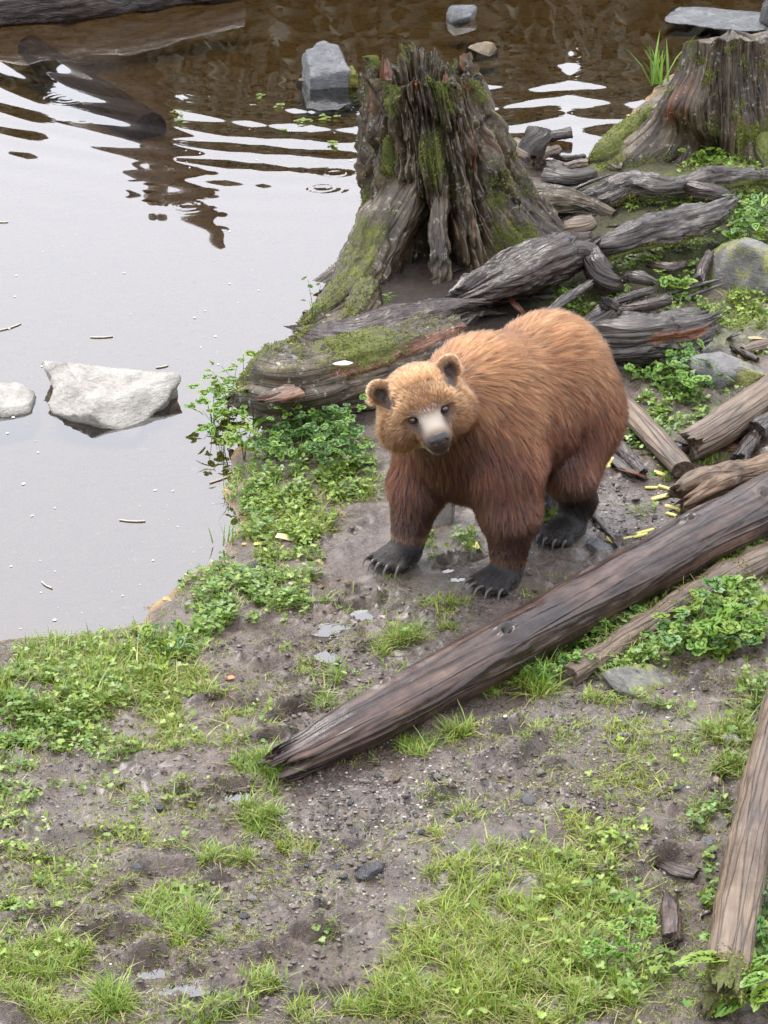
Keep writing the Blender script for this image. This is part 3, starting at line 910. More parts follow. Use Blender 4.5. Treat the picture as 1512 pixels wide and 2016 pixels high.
limb('stripped_pole', [(1222, 790, .05), (1260, 830, .05), (1310, 885, .05), (1345, 925, .05)], [0.055, 0.06, 0.06, 0.055], 'pale', 'straight pale stripped pole with orange inner side touching the rotten log', 'log', nu=48, nv=120, rough=0.03, ridge=0.04, gsc=(0.7, 2.0), seed=8.2, flat=0.75, rot=lambda t, z, V: 0.55 * smooth(0.1, -0.5, z) * smooth(0.2, 0.5, t))
limb('dark_stick', [(1200, 862, .025), (1232, 892, .03), (1266, 932, .025)], [0.028, 0.032, 0.026], 'wet', 'short blackened stick lying beside the stripped pole', 'stick', nu=28, nv=60, ridge=0.15, seed=1.8, end=(0.02, 0.02))
limb('bark_strip', [(1190, 885, .012), (1225, 915, .015), (1258, 938, .012)], [0.022, 0.035, 0.02], 'grey', 'flat grey bark strip under the blackened stick', 'bark', nu=24, nv=50, ridge=0.15, seed=2.8, flat=0.3)
limb('bent_twig', [(1150, 985, .012), (1172, 1018, .014), (1195, 1045, .012), (1215, 1072, .012), (1222, 1090, .01)], [0.012, 0.013, 0.012, 0.01, 0.008], 'grey', 'thin bent grey twig beside the hind paw', 'twig', nu=16, nv=60, ridge=0.12, seed=3.8)
limb('short_stub', [(1455, 905, .04), (1480, 868, .045), (1505, 835, .05)], [0.035, 0.04, 0.04], 'wet', 'short dark stub of wood wedged between the smooth log and rotten log', 'stick', nu=28, nv=50, ridge=0.15, seed=4.8, end=(.02, .02))
limb('grey_stub', [(1488, 850, .06), (1530, 820, .07)], [0.05, 0.05], 'grey', 'grey weathered stub sticking in beside the smooth log', 'stick', nu=28, nv=40, ridge=0.12, seed=5.8)
# rotten log below the stump: upper slab and lower hollow butt are two broken pieces
limb('broken_log', None, [0.20, 0.21, 0.195, 0.17, 0.14, 0.11], 'stump', 'thick rotten log with a broken end and mossy side below the hollow stump', 'log',
     world=[ground_hit(530, 778, .15), ground_hit(580, 772, .17), ground_hit(650, 755, .17), ground_hit(720, 735, .16), ground_hit(800, 700, .14), ground_hit(890, 660, .12)], nu=110, nv=230, rough=0.13, ridge=0.16, gsc=(2.6, 2.4), seed=7.3, end=(0.075, 0.02), wob=0.25,
     moss=lambda t, z, V: np.clip(0.40 * smooth(0.3, 0.9, z) + 0.34 * np.exp(-((t - 0.45) / 0.16) ** 2) * smooth(0.1, 0.6, z) + 0.35 * smooth(0.2, 0.0, t), 0, 1), rot=lambda t, z, V: np.clip(0.75 * np.exp(-((z - 0.62) / 0.22) ** 2) * smooth(0.1, 0.35, t) + 0.3 * smooth(0.12, 0, t), 0, 1))
_bl = COL.objects['broken_log']
_sr = np.random.default_rng(17)
for k in range(16):            # torn shards round the broken end
    u0, v0 = _sr.uniform(528, 570), _sr.uniform(712, 830)
    dz = 0.16 + (770 - v0) * 0.0026
    p0 = ground_hit(575 + _sr.uniform(0, 30), 772, max(0.03, dz * 0.95)); p1 = ground_hit(u0 - _sr.uniform(10, 40), 775, max(0.02, dz + _sr.normal(0, 0.02)))
    p0[1] += 0.0; p1[1] += _sr.uniform(-0.12, 0.12)
    limb('splinter', None, [0.045, 0.04, 0.012], 'rotten' if k % 3 else 'stump', parent=_bl, world=[p0, (p0 + p1) / 2, p1], nu=16, nv=26, ridge=0.3, rough=0.15, seed=210.0 + k, flat=_sr.uniform(0.4, 0.9), end=(0, 0.04), rot=lambda t, z, V: 0.5 + 0 * t)
limb('driftwood_slab', None, [0.05, 0.11, 0.14, 0.15, 0.13, 0.05], 'wet', 'layered dark driftwood slab resting on the broken log', 'driftwood',
     world=[ground_hit(585, 655, .14), ground_hit(640, 664, .20), ground_hit(710, 662, .22), ground_hit(790, 640, .22), ground_hit(870, 622, .22), ground_hit(928, 610, .20)], nu=90, nv=220, rough=0.12, ridge=0.20, gsc=(2.0, 2.4), seed=2.7, flat=0.62, end=(0.1, 0.1),
     moss=lambda t, z, V: 0.34 * smooth(0.3, -0.4, z) + 0.55 * smooth(0.12, 0.04, np.abs(t - 0.16)) * (z > 0.2))
limb('glossy_root', None, [0.06, 0.12, 0.165, 0.17, 0.12, 0.06], 'wet', 'broad glossy wet root slab shining beside the hollow stump', 'driftwood',
     world=[ground_hit(905, 585, .16), ground_hit(950, 565, .18), ground_hit(1010, 540, .20), ground_hit(1070, 515, .20), ground_hit(1125, 490, .18), ground_hit(1165, 470, .16)], nu=90, nv=200, rough=0.12, ridge=0.17, gsc=(1.6, 2.2), seed=12.7, flat=0.7, end=(0.08, 0.05), rot=lambda t, z, V: 0.45 * smooth(-0.1, -0.6, z) * smooth(0.6, 0.2, t), wob=0.3)
limb('arched_root', None, [0.045, 0.06, 0.07, 0.075, 0.06, 0.04], 'wet', 'dark arched root bending down beside the glossy root slab', 'root',
     world=[ground_hit(1080, 520, .22), ground_hit(1125, 498, .24), ground_hit(1160, 505, .20), ground_hit(1185, 545, .12), ground_hit(1205, 565, .05), ground_hit(1215, 580, -.03)], nu=40, nv=120, ridge=0.13, seed=14.1)
limb('silver_root', None, [0.05, 0.09, 0.11, 0.11, 0.09, 0.06], 'grey', 'silvery wet curved root lying on the mossy mound', 'root',
     world=[ground_hit(1165, 500, .10), ground_hit(1215, 480, .14), ground_hit(1280, 455, .16), ground_hit(1340, 437, .17), ground_hit(1390, 425, .17), ground_hit(1425, 405, .17)], nu=72, nv=200, rough=0.14, ridge=0.20, wob=0.35, seed=15.2, flat=0.8, end=(.05, .10), moss=lambda t, z, V: 0.6 * smooth(0.0, -0.7, z))
limb('long_root', None, [0.05, 0.075, 0.08, 0.07, 0.06, 0.055, 0.05], 'grey', 'long low mossy root running from the hollow stump past the sawn stump', 'root',
     world=[ground_hit(1120, 400, .05), ground_hit(1180, 388, .08), ground_hit(1245, 365, .11), ground_hit(1310, 372, .10), ground_hit(1390, 352, .10), ground_hit(1460, 345, .09), ground_hit(1540, 348, .08)], nu=52, nv=220, rough=0.16, ridge=0.18, wob=0.4, seed=16.2, moss=lambda t, z, V: 0.55 * smooth(0.2, -0.6, z) + 0.35 * smooth(0.5, 0.9, t))
limb('forked_root', None, [0.03, 0.045, 0.05, 0.045, 0.03], 'wet', 'dark lower root sweeping under the long low mossy root', 'root',
     world=[ground_hit(1250, 352, .08), ground_hit(1310, 362, .09), ground_hit(1370, 375, .09), ground_hit(1420, 385, .08), ground_hit(1455, 400, .03)], nu=36, nv=120, ridge=0.13, seed=17.2, moss=lambda t, z, V: 0.5 * smooth(0.1, -0.6, z))
limb('split_driftwood', None, [0.06, 0.12, 0.135, 0.13, 0.12, 0.07], 'grey', 'split silver driftwood chunk with a red rotten gash behind the bear', 'driftwood',
     world=[ground_hit(1140, 655, .14), ground_hit(1185, 668, .14), ground_hit(1240, 668, .15), ground_hit(1300, 660, .15), ground_hit(1350, 650, .15), ground_hit(1392, 632, .15)], nu=90, nv=200, rough=0.18, ridge=0.24, wob=0.4, seed=18.2, flat=0.85, end=(.05, .08), rot=lambda t, z, V: 1.0 * np.exp(-((z - 0.28) / 0.30) ** 2) * smooth(0.33, 0.45, t) * smooth(0.97, 0.85, t) * (1 - 0) , moss=lambda t, z, V: 0.3 * smooth(0.85, 1.0, t))
limb('upturned_root', None, [0.06, 0.065, 0.05, 0.03], 'grey', 'stubby silver root standing up from the split driftwood', 'root', world=[ground_hit(1160, 648, .16), ground_hit(1185, 625, .22), ground_hit(1200, 606, .27), ground_hit(1192, 596, .30)], nu=32, nv=70, ridge=0.2, seed=19.2, end=(0, .04))
for k, (px, R, lab) in enumerate([
        ([(1065, 628, .10), (1110, 592, .12), (1160, 560, .13)], [0.02, 0.028, 0.025], 'grey stick leaning beside the arched root'),
        ([(1200, 598, .10), (1240, 583, .12), (1282, 572, .12)], [0.018, 0.024, 0.02], 'thin silver stick lying above the split driftwood'),
        ([(1215, 612, .09), (1265, 603, .11), (1318, 590, .10)], [0.02, 0.03, 0.03], 'dark stick just behind the split driftwood'),
        ([(1235, 545, .08), (1262, 548, .09), (1288, 556, .07)], [0.025, 0.035, 0.02], 'small pale wood flake below the silver root'),
        ([(1275, 520, .07), (1320, 527, .08), (1350, 520, .08)], [0.02, 0.03, 0.02], 'short brown stick on the moss below the silver root'),
        ([(1375, 555, .06), (1385, 525, .09), (1400, 500, .10)], [0.035, 0.035, 0.03], 'dark upright stub beside the lichened boulder')]):
    limb('broken_stick', px, R, 'grey' if k in (0, 1, 3) else 'wet', lab, 'stick', nu=24, nv=60, ridge=0.15, seed=21 + k, end=(.02, .02))
limb('bark_chunk', [(1115, 452, .10), (1140, 447, .11), (1165, 438, .11)], [0.05, 0.06, 0.04], 'pale', 'small tan bark chunk lying beside the base of the hollow stump', 'bark', nu=28, nv=50, seed=31.0, ridge=.12)
# driftwood pile at the far waterline
for k, (w, R, m_, lab) in enumerate([
        ([ground_hit(1045, 300, 0.125), ground_hit(1058, 272, 0.205), ground_hit(1062, 252, 0.265)], [0.085, 0.08, 0.065], 'grey', 'upright grey branch stub with a cut end in the waterline driftwood pile'),
        ([ground_hit(1075, 268, 0.105), ground_hit(1100, 266, 0.105), ground_hit(1126, 262, 0.105)], [0.038, 0.036, 0.034], 'grey', 'round sawn branch end pointing over the water from the driftwood pile'),
        ([ground_hit(1015, 285, 0.085), ground_hit(1035, 300, 0.085), ground_hit(1065, 322, 0.045)], [0.05, 0.06, 0.04], 'pale', 'bleached knobbly root in the waterline driftwood pile'),
        ([ground_hit(1040, 318, 0.065), ground_hit(1075, 302, 0.085), ground_hit(1098, 294, 0.085)], [0.03, 0.035, 0.03], 'pale', 'bleached short prong in the waterline driftwood pile'),
        ([ground_hit(1075, 345, 0.035), ground_hit(1120, 352, 0.035), ground_hit(1168, 345, 0.025)], [0.05, 0.055, 0.045], 'grey', 'thick grey drift stick lying lowest in the waterline pile'),
        ([ground_hit(1110, 330, 0.035), ground_hit(1135, 325, 0.035), ground_hit(1160, 322, 0.035)], [0.025, 0.03, 0.025], 'pale', 'thin bleached drift stick in the waterline pile'),
        ([ground_hit(1085, 305, 0.045), ground_hit(1115, 312, 0.045), ground_hit(1150, 308, 0.035)], [0.018, 0.02, 0.015], 'wet', 'thin dark twig across the waterline driftwood pile'),
        ([ground_hit(1075, 325, 0.020), ground_hit(1100, 340, 0.020), ground_hit(1110, 352, 0.020)], [0.07, 0.08, 0.05], 'grey', 'broad flat grey driftwood flake in the waterline pile')]):
    limb('drift_branch', None, R, m_, lab, 'driftwood', 'driftwood piled at the waterline', world=w, nu=32, nv=60, ridge=0.08, seed=41 + k, flat=0.5 if k == 7 else 1.0)
# wood lying in the pond
limb('sunken_log', None, [0.10, 0.12, 0.125, 0.12], 'pale', 'smooth brown sunken log slanting into the pond', 'log', world=[at_z(60, 95, -.13), at_z(130, 150, -.145), at_z(215, 205, -.155), at_z(296, 255, -.165)], nu=40, nv=90, rough=0.03, ridge=0.03, seed=51.0)
limb('fallen_log', None, [0.12, 0.15, 0.17, 0.16, 0.12], 'wet', 'dark wet trunk with pale streaks lying at the far edge of the pond', 'log', world=[at_z(-160, 36, .10), at_z(-40, 18, .12), at_z(100, 0, .14), at_z(260, -18, .15), at_z(470, -30, .10)], nu=64, nv=160, rough=0.1, ridge=0.12, seed=52.0)
limb('mud_wood_piece', [(1318, 1775, .03), (1320, 1812, .035), (1322, 1850, .03)], [0.03, 0.036, 0.034], 'log', 'short reddish wood offcut lying in grey mud beside the weathered log', 'stick', nu=32, nv=60, ridge=0.1, seed=61, end=(.03, .01))
limb('dark_bark_piece', [(1300, 1700, .015), (1335, 1712, .02), (1372, 1722, .015)], [0.025, 0.032, 0.025], 'wet', 'dark bark piece lying uphill of the short reddish offcut', 'bark', nu=24, nv=40, ridge=0.15, seed=62, flat=0.5)
limb('pale_bark', [(1462, 690, .03), (1500, 680, .035), (1540, 668, .03)], [0.03, 0.045, 0.03], 'pale', 'cream splintered wood piece on bare earth near the flat grey rock', 'bark', nu=32, nv=60, ridge=0.15, seed=63, flat=0.6)
limb('thin_dark_stick', [(1440, 682, .015), (1465, 695, .018), (1492, 708, .015)], [0.014, 0.02, 0.012], 'wet', 'thin dark stick beside the cream splintered wood piece', 'stick', nu=20, nv=40, ridge=0.12, seed=64)

# bark chips, splinters and twigs littering the root tangle (shared meshes)
_cr = np.random.default_rng(61)
CHIPS = []
for k in range(6):
    L = [0.09, 0.14, 0.20, 0.11, 0.26, 0.16][k]
    w = [0.020, 0.028, 0.016, 0.034, 0.011, 0.024][k]
    me, _o = tube_mesh('bark_chip', [np.array([-L / 2, 0, 0]), np.array([0, 0.02 * (k % 2), 0.006]), np.array([L / 2, 0.01, 0])], [w * 0.8, w, w * 0.5], nu=16, nv=26, ridge=0.25, rough=0.15, seed=300.0 + k, flat=[.35, .5, .8, .3, .9, .5][k], end=(.02, .03), rot=(lambda t, z, V: 0.6 + 0 * t) if k in (1, 3) else None)
    me.materials.append(WOOD[['wet', 'grey', 'wet', 'rotten', 'grey', 'stump'][k]])
    CHIPS.append(me)
CHIPLAB = ['dark bark flake in the litter between the roots', 'grey bark chip in the litter between the roots', 'dark twig in the litter between the roots', 'orange rotten wood crumb in the litter between the roots', 'thin grey twig in the litter between the roots', 'brown wood chip in the litter between the roots']
for k in range(74):
    z_ = _cr.random()
    if z_ < 0.55:
        u, v = _cr.uniform(880, 1420), _cr.uniform(430, 660)
    elif z_ < 0.75:
        u, v = _cr.uniform(1020, 1230), _cr.uniform(300, 430)
    else:
        u, v = _cr.uniform(1190, 1500), _cr.uniform(650, 960)
    p = ground_hit(u, v, 0.012)
    i = int(_cr.integers(6))
    o = bpy.data.objects.new('bark_chip', CHIPS[i])
    COL.objects.link(o)
    o.location = p
    o.rotation_euler = (_cr.normal(0, .3), _cr.normal(0, .25), _cr.uniform(0, 6.28))
    q = _cr.uniform(0.6, 1.3)
    o.scale = (q, q, q)
    tag(o, CHIPLAB[i], 'bark', CHIPLAB[i].split(' in the')[0] + ' litter')

# ------------------------------------------------------------------ rocks
_ico = {}
def ico(sub):
    if sub not in _ico:
        bm = bmesh.new()
        bmesh.ops.create_icosphere(bm, subdivisions=sub, radius=1)
        v = np.array([tuple(q.co) for q in bm.verts]); f = np.array([[q.index for q in fc.verts] for fc in bm.faces])
        bm.free()
        _ico[sub] = (v / np.linalg.norm(v, axis=1)[:, None], f)
    return _ico[sub]

def rock_material(name, stops, rough=(0.3, 0.6), moss=0.0, scale=7.0, mosscol=((0.09, 0.11, 0.015), (0.33, 0.33, 0.05))):
    m, n, l, b = mat_new(name)
    P = N(n, 'ShaderNodeTexCoord').outputs['Object']
    t1 = texnoise(n, l, P, scale, 7, 0.65, 0.4)
    t2 = texnoise(n, l, mapping(n, l, P, (1, 1, 5)), scale * 3.5, 6, 0.7, 0.3)
    mx = math_node(n, l, 'ADD', math_node(n, l, 'MULTIPLY', t1, 0.6), math_node(n, l, 'MULTIPLY', t2, 0.4))
    r = ramp(n, stops)
    l.new(mx, r.inputs[0])
    c = r.outputs[0]
    if moss:
        mf = ramp(n, [(0.46, (0, 0, 0)), (0.56, (1, 1, 1))])
        l.new(texnoise(n, l, P, scale * 0.7, 6, 0.7), mf.inputs[0])
        mc = ramp(n, [(0.35, mosscol[0]), (0.65, mosscol[1])])
        l.new(texnoise(n, l, P, 90, 3, 0.7), mc.inputs[0])
        c = mixrgb(n, l, math_node(n, l, 'MULTIPLY', mf.outputs[0], moss), c, mc.outputs[0])
    l.new(c, b.inputs['Base Color'])
    rr = ramp(n, [(0.35, (rough[0],) * 3), (0.65, (rough[1],) * 3)])
    l.new(t1, rr.inputs[0])
    l.new(rr.outputs[0], b.inputs['Roughness'])
    b1 = bump(n, l, t1, 0.7, 0.05)
    l.new(bump(n, l, t2, 0.9, 0.02, b1), b.inputs['Normal'])
    return m
ROCK = {
    'pale': rock_material('pale_stone', [(0.3, (0.09, 0.083, 0.068)), (0.46, (0.28, 0.262, 0.23)), (0.64, (0.43, 0.41, 0.37))], (0.35, 0.6)),
    'slate': rock_material('wet_slate', [(0.3, (0.055, 0.060, 0.064)), (0.5, (0.115, 0.12, 0.125)), (0.7, (0.20, 0.205, 0.205))], (0.12, 0.32)),
    'grey': rock_material('grey_stone', [(0.3, (0.085, 0.085, 0.082)), (0.5, (0.19, 0.187, 0.18)), (0.7, (0.32, 0.31, 0.295))], (0.3, 0.55)),
    'dark': rock_material('dark_stone', [(0.3, (0.025, 0.026, 0.028)), (0.5, (0.06, 0.06, 0.063)), (0.7, (0.12, 0.12, 0.12))], (0.15, 0.4)),
    'mossy': rock_material('lichened_stone', [(0.34, (0.035, 0.034, 0.030)), (0.48, (0.14, 0.135, 0.12)), (0.64, (0.30, 0.29, 0.265))], (0.4, 0.7), moss=0.85),
    'tan': rock_material('tan_stone', [(0.3, (0.16, 0.11, 0.07)), (0.5, (0.28, 0.21, 0.14)), (0.7, (0.42, 0.34, 0.25))], (0.3, 0.5)),
    'sunk': rock_material('sunken_stone', [(0.3, (0.07, 0.045, 0.02)), (0.5, (0.13, 0.09, 0.045)), (0.7, (0.2, 0.14, 0.07))], (0.4, 0.6)),
}
def rock_mesh(name, size, seed, planes=None, n=14, sub=4, rnd=0.05, amp=0.05):
    rg = np.random.default_rng(seed)
    d, f = ico(sub)
    if planes is None:
        pn = rg.normal(size=(n, 3)); pn /= np.linalg.norm(pn, axis=1)[:, None]
        pd = 0.62 + 0.3 * rg.random(n)
    else:
        pn = np.array([p[0] for p in planes], float)
        ln = np.linalg.norm(pn, axis=1)
        pn /= ln[:, None]
        pd = np.array([p[1] for p in planes], float)
    dot = d @ pn.T
    with np.errstate(divide='ignore'):
        r = np.where(dot > 1e-3, pd / np.maximum(dot, 1e-3), 1e3)
    k = rnd * (1 if planes is None else np.mean(pd))
    rs = np.sort(r, axis=1)
    r0, r1 = rs[:, 0], rs[:, 1]
    h = np.clip(0.5 + 0.5 * (r1 - r0) / (k + 1e-9), 0, 1)
    rr = np.minimum(r0 * h + r1 * (1 - h) - k * h * (1 - h), r0)
    V = d * rr[:, None] if planes is not None else d * np.minimum(rr, 1.15)[:, None]
    sc = np.asarray(size, float)
    if planes is None:
        V = V * sc
    ext = np.abs(V).max(0).mean()
    V = V * (1 + amp * fbm(V / ext * 2.2 + seed, 4)[:, None])
    return mesh_np(name, V, f)

def rock(name, u, v, size, mat, label, seed, cat='rock', group=None, dz=0.0, rot=(0, 0, 0), z=None, planes=None, **kw):
    p = ground_hit(u, v, 0) if z is None else at_z(u, v, z)
    o = obj(name, rock_mesh(name, size, seed, planes, **kw), ROCK[mat], loc=(p[0], p[1], p[2] + dz), rot=rot)
    return tag(o, label, cat, group)

def outline_planes(pts, z, tilt=0.25, top=((0, 0, 1), 0.05), bottom=0.12):
    P = [at_z(u, v, z)[:2] for u, v in pts]
    P = np.array(P)
    c = P.mean(0)
    pl = []
    for i in range(len(P)):
        a, b = P[i] - c, P[(i + 1) % len(P)] - c
        e = b - a
        nn = np.array([e[1], -e[0]]); nn /= np.linalg.norm(nn)
        if nn @ a < 0: nn = -nn
        q = np.array([nn[0], nn[1], tilt]); ln = np.linalg.norm(q)
        pl.append((q, (nn @ a) / ln))
    t = np.array(top[0], float)
    pl.append((t, top[1])); pl.append(((0, 0, -1), bottom))
    return pl, c

# flat pale rock breaking the water
pl, c = outline_planes([(100, 735), (215, 727), (330, 745), (352, 762), (268, 835), (200, 828), (98, 800)], 0.05, tilt=-0.35, top=((0.03, -0.12, 1), 0.060), bottom=0.2)
pl += [((0.4, -0.5, 1), 0.11), ((-0.5, -0.3, 1), 0.13), ((0.1, 0.5, 1), 0.14)]
tag(obj('flat_rock', rock_mesh('flat_rock', None, 11, pl, sub=6, rnd=0.012, amp=0.09), ROCK['pale'], loc=(c[0], c[1], 0.050)), 'flat pale angular rock standing out of the grey water', 'rock')
pl, c = outline_planes([(-35, 770), (10, 758), (45, 757), (70, 775), (58, 805), (10, 815), (-40, 805)], 0.02, tilt=0.2, top=((0.05, -0.05, 1), 0.03), bottom=0.12)
tag(obj('low_rock', rock_mesh('low_rock', None, 12, pl, sub=4, rnd=0.05, amp=0.06), ROCK['pale'], loc=(c[0], c[1], 0.012)), 'low pinkish pale rock barely above the water beside the flat angular rock', 'rock')
p = at_z(645, 170, 0)
pl = [((0, -0.45, 1), 0.15), ((0.1, -1, 0.12), 0.17), ((-1, 0, 0.12), 0.155), ((1, 0.1, 0.22), 0.145), ((0, 1, 0.2), 0.22), ((0, 0, -1), 0.3), ((-0.5, 0.6, 0.8), 0.24), ((0.6, 0.6, 0.8), 0.24)]
o = obj('block_rock', rock_mesh('block_rock', None, 13, pl, sub=5, rnd=0.12, amp=0.10), ROCK['slate'], loc=(p[0], p[1] + 0.12, 0.02), rot=(0.05, -0.06, 0.15))
tag(o, 'blocky grey rock with a mossy side sitting in the brown shallows behind the stump', 'rock')
pl2 = [((1, 0, 0), 0.04), ((-1, 0, 0), 0.02), ((0, -1, 0), 0.10), ((0, 1, 0), 0.10), ((0, 0, 1), 0.07), ((0, 0, -1), 0.08)]
mossm = rock_material('moss_clump', [(0.3, (0.05, 0.06, 0.01)), (0.5, (0.16, 0.16, 0.02)), (0.7, (0.34, 0.31, 0.04))], (0.8, 0.9), scale=30)
obj('moss', rock_mesh('moss', None, 14, pl2, sub=4, rnd=0.5, amp=0.25), mossm, o, loc=(0.145, -0.08, 0.0))
rock('lichened_boulder', 1462, 552, (0.26, 0.24, 0.20), 'mossy', 'lichen-covered grey boulder on the mossy mound beside leafy shoots', 15, dz=0.02, rot=(0, 0, .5), sub=5)
rock('wedge_rock', 1420, 735, (0.17, 0.15, 0.10), 'grey', 'flat grey wedge rock beside the leafy patch behind the bear', 16, dz=0.02, rot=(.2, .25, .4))
rock('olive_rock', 1455, 742, (0.13, 0.10, 0.07), 'mossy', 'olive stained rock leaning against the flat grey wedge rock', 17, dz=0.0)
rock('upright_rock', 872, 1022, (0.075, 0.06, 0.17), 'pale', 'pale upright stone standing between the bear front legs', 18, dz=0.07, rot=(-.35, .1, .2), n=10)
rock('embedded_rock', 1265, 1345, (0.16, 0.15, 0.08), 'mossy', 'half-buried lichened rock below the straw-covered pole', 19, dz=-0.025, rot=(0.1, .2, .3))
rock('dark_rock', 728, 1722, (0.062, 0.05, 0.035), 'dark', 'dark angular stone among the grey pebbles in the mud', 20, dz=0.008)
rock('slate_slab', 1178, 1078, (0.055, 0.07, 0.018), 'slate', 'bluish flat slate slab between the hind paw and the peeled log', 22, dz=0.006, rot=(0, 0, .3))
rock('slate_slab', 1290, 690, (0.06, 0.05, 0.02), 'slate', 'small dark slate lying under the split driftwood', 23, dz=0.005)
rock('blue_stone', 1340, 880, (0.045, 0.045, 0.025), 'slate', 'blue-grey stone above the end of the smooth log', 24, dz=0.005)
rock('blue_stone', 1392, 1660, (0.03, 0.03, 0.018), 'slate', 'small blue-grey stone near the dark bark piece', 25, dz=0.005)
rock('white_stone', 1440, 1458, (0.045, 0.03, 0.018), 'pale', 'bright white flat stone in grass beside the weathered log', 26, dz=0.005)
rock('cream_stone', 1412, 1542, (0.026, 0.034, 0.016), 'tan', 'cream oval stone just left of the weathered log', 27, dz=0.005)
rock('green_stone', 535, 1498, (0.05, 0.04, 0.016), 'slate', 'greenish flat stone at the pointed tip of the peeled log', 28, dz=0.004)
rock('sky_reflection_slab', 1432, 38, (0.52, 0.36, 0.04), 'slate', 'broad pale slab standing in for sky reflected in the water behind the sawn stump', 29, z=-0.012, sub=5)  # stand-in for a patch of water reflecting the sky
rock('white_boulder', 1528, 140, (0.20, 0.3, 0.26), 'pale', 'bright white speckled boulder beside the sawn stump', 30, z=0.12, sub=5)
rock('black_rock', 1518, 30, (0.10, 0.35, 0.16), 'dark', 'black wet rock between the pale sky-reflection slab and the white boulder', 31, z=0.06)
rock('sunken_rock', 955, 105, (0.13, 0.10, 0.07), 'sunk', 'brown oval rock just under the surface behind the stump', 32, z=-0.03)
rock('far_rock', 912, 30, (0.11, 0.13, 0.09), 'slate', 'small wet grey rock at the far side of the brown shallows', 33, z=0.03)
rock('twin_stone', 600, 165, (0.08, 0.06, 0.05), 'sunk', 'submerged dark stone touching the blocky grey rock', 34, z=-0.03)

# pebbles pressed into the mud (shared meshes), fine gravel joined as one mass
PEB = {}
for m_ in ('pale', 'slate', 'grey', 'tan', 'dark'):
    PEB[m_] = []
    for s in range(4):
        me = rock_mesh('pebble', (1, 0.8, 0.45), 100 + s * 7 + len(m_), n=9, sub=2, rnd=0.08)
        me.materials.append(ROCK[m_])
        PEB[m_].append(me)
LABP = {'pale': 'small pale stone pressed into the mud', 'slate': 'small bluish slate chip pressed into the mud', 'grey': 'small grey stone pressed into the mud',
        'tan': 'small tan stone pressed into the mud', 'dark': 'small blackish stone pressed into the mud'}
rg = np.random.default_rng(5)
def pebble(u, v, r, mt):
    p = ground_hit(u, v, 0)
    o = bpy.data.objects.new('pebble', PEB[mt][rg.integers(4)])
    COL.objects.link(o)
    o.location = (p[0], p[1], p[2] + r * 0.15)
    o.scale = (r * (0.8 + 0.5 * rg.random()), r, r * (0.7 + 0.4 * rg.random()))
    o.rotation_euler = (0.3 * rg.normal(), 0.3 * rg.normal(), 6.28 * rg.random())
    tag(o, LABP[mt], 'pebble', mt + ' pebbles in the mud')
for u, v, r, mt in [(676, 1728, .022, 'slate'), (662, 1708, .02, 'slate'), (645, 1690, .018, 'pale'), (718, 1608, .024, 'tan'), (690, 1582, .02, 'slate'), (700, 1637, .018, 'slate'), (660, 1792, .02, 'grey'), (745, 1688, .018, 'tan'),
                    (720, 1540, .026, 'pale'), (745, 1528, .018, 'slate'), (780, 1535, .03, 'tan'), (745, 1598, .02, 'grey'), (860, 1530, .02, 'pale'), (1062, 1522, .02, 'pale'), (1042, 1578, .03, 'grey'), (1040, 1650, .03, 'grey'), (1130, 1510, .024, 'grey'),
                    (1330, 1550, .025, 'slate'), (1310, 1670, .022, 'slate'), (237, 1545, .024, 'tan'), (315, 1592, .022, 'slate'), (268, 1705, .02, 'slate'), (497, 1770, .018, 'pale'), (480, 1805, .024, 'slate'), (10, 1852, .03, 'slate'),
                    (1043, 1130, .014, 'tan'), (1020, 1125, .014, 'dark'), (850, 1225, .014, 'pale'), (540, 1192, .022, 'pale'), (455, 1098, .022, 'pale'), (500, 1115, .03, 'slate'), (445, 1338, .012, 'tan'), (730, 1430, .012, 'pale'), (1350, 972, .022, 'tan'),
                    (835, 1495, .018, 'tan'), (935, 1548, .016, 'grey'), (800, 1570, .02, 'slate'), (640, 1655, .02, 'slate'), (612, 1690, .014, 'pale'), (790, 1650, .016, 'grey'), (830, 1640, .015, 'dark'), (845, 1720, .015, 'pale')]:
    pebble(u, v, r, mt)
for k in range(150):
    zone = rg.random()
    if zone < 0.55:
        u, v = rg.normal(730, 95), rg.normal(1650, 75)
    elif zone < 0.8:
        u, v = rg.uniform(780, 1150), rg.uniform(1430, 1620)
    elif zone < 0.92:
        u, v = rg.uniform(1200, 1330), rg.uniform(960, 1080)
    else:
        u, v = rg.uniform(50, 500), rg.uniform(1550, 1950)
    pebble(u, v, abs(rg.normal(0, 0.004)) + 0.007, ['slate', 'grey', 'tan', 'pale', 'dark'][rg.choice(5, p=[.3, .3, .17, .13, .1])])
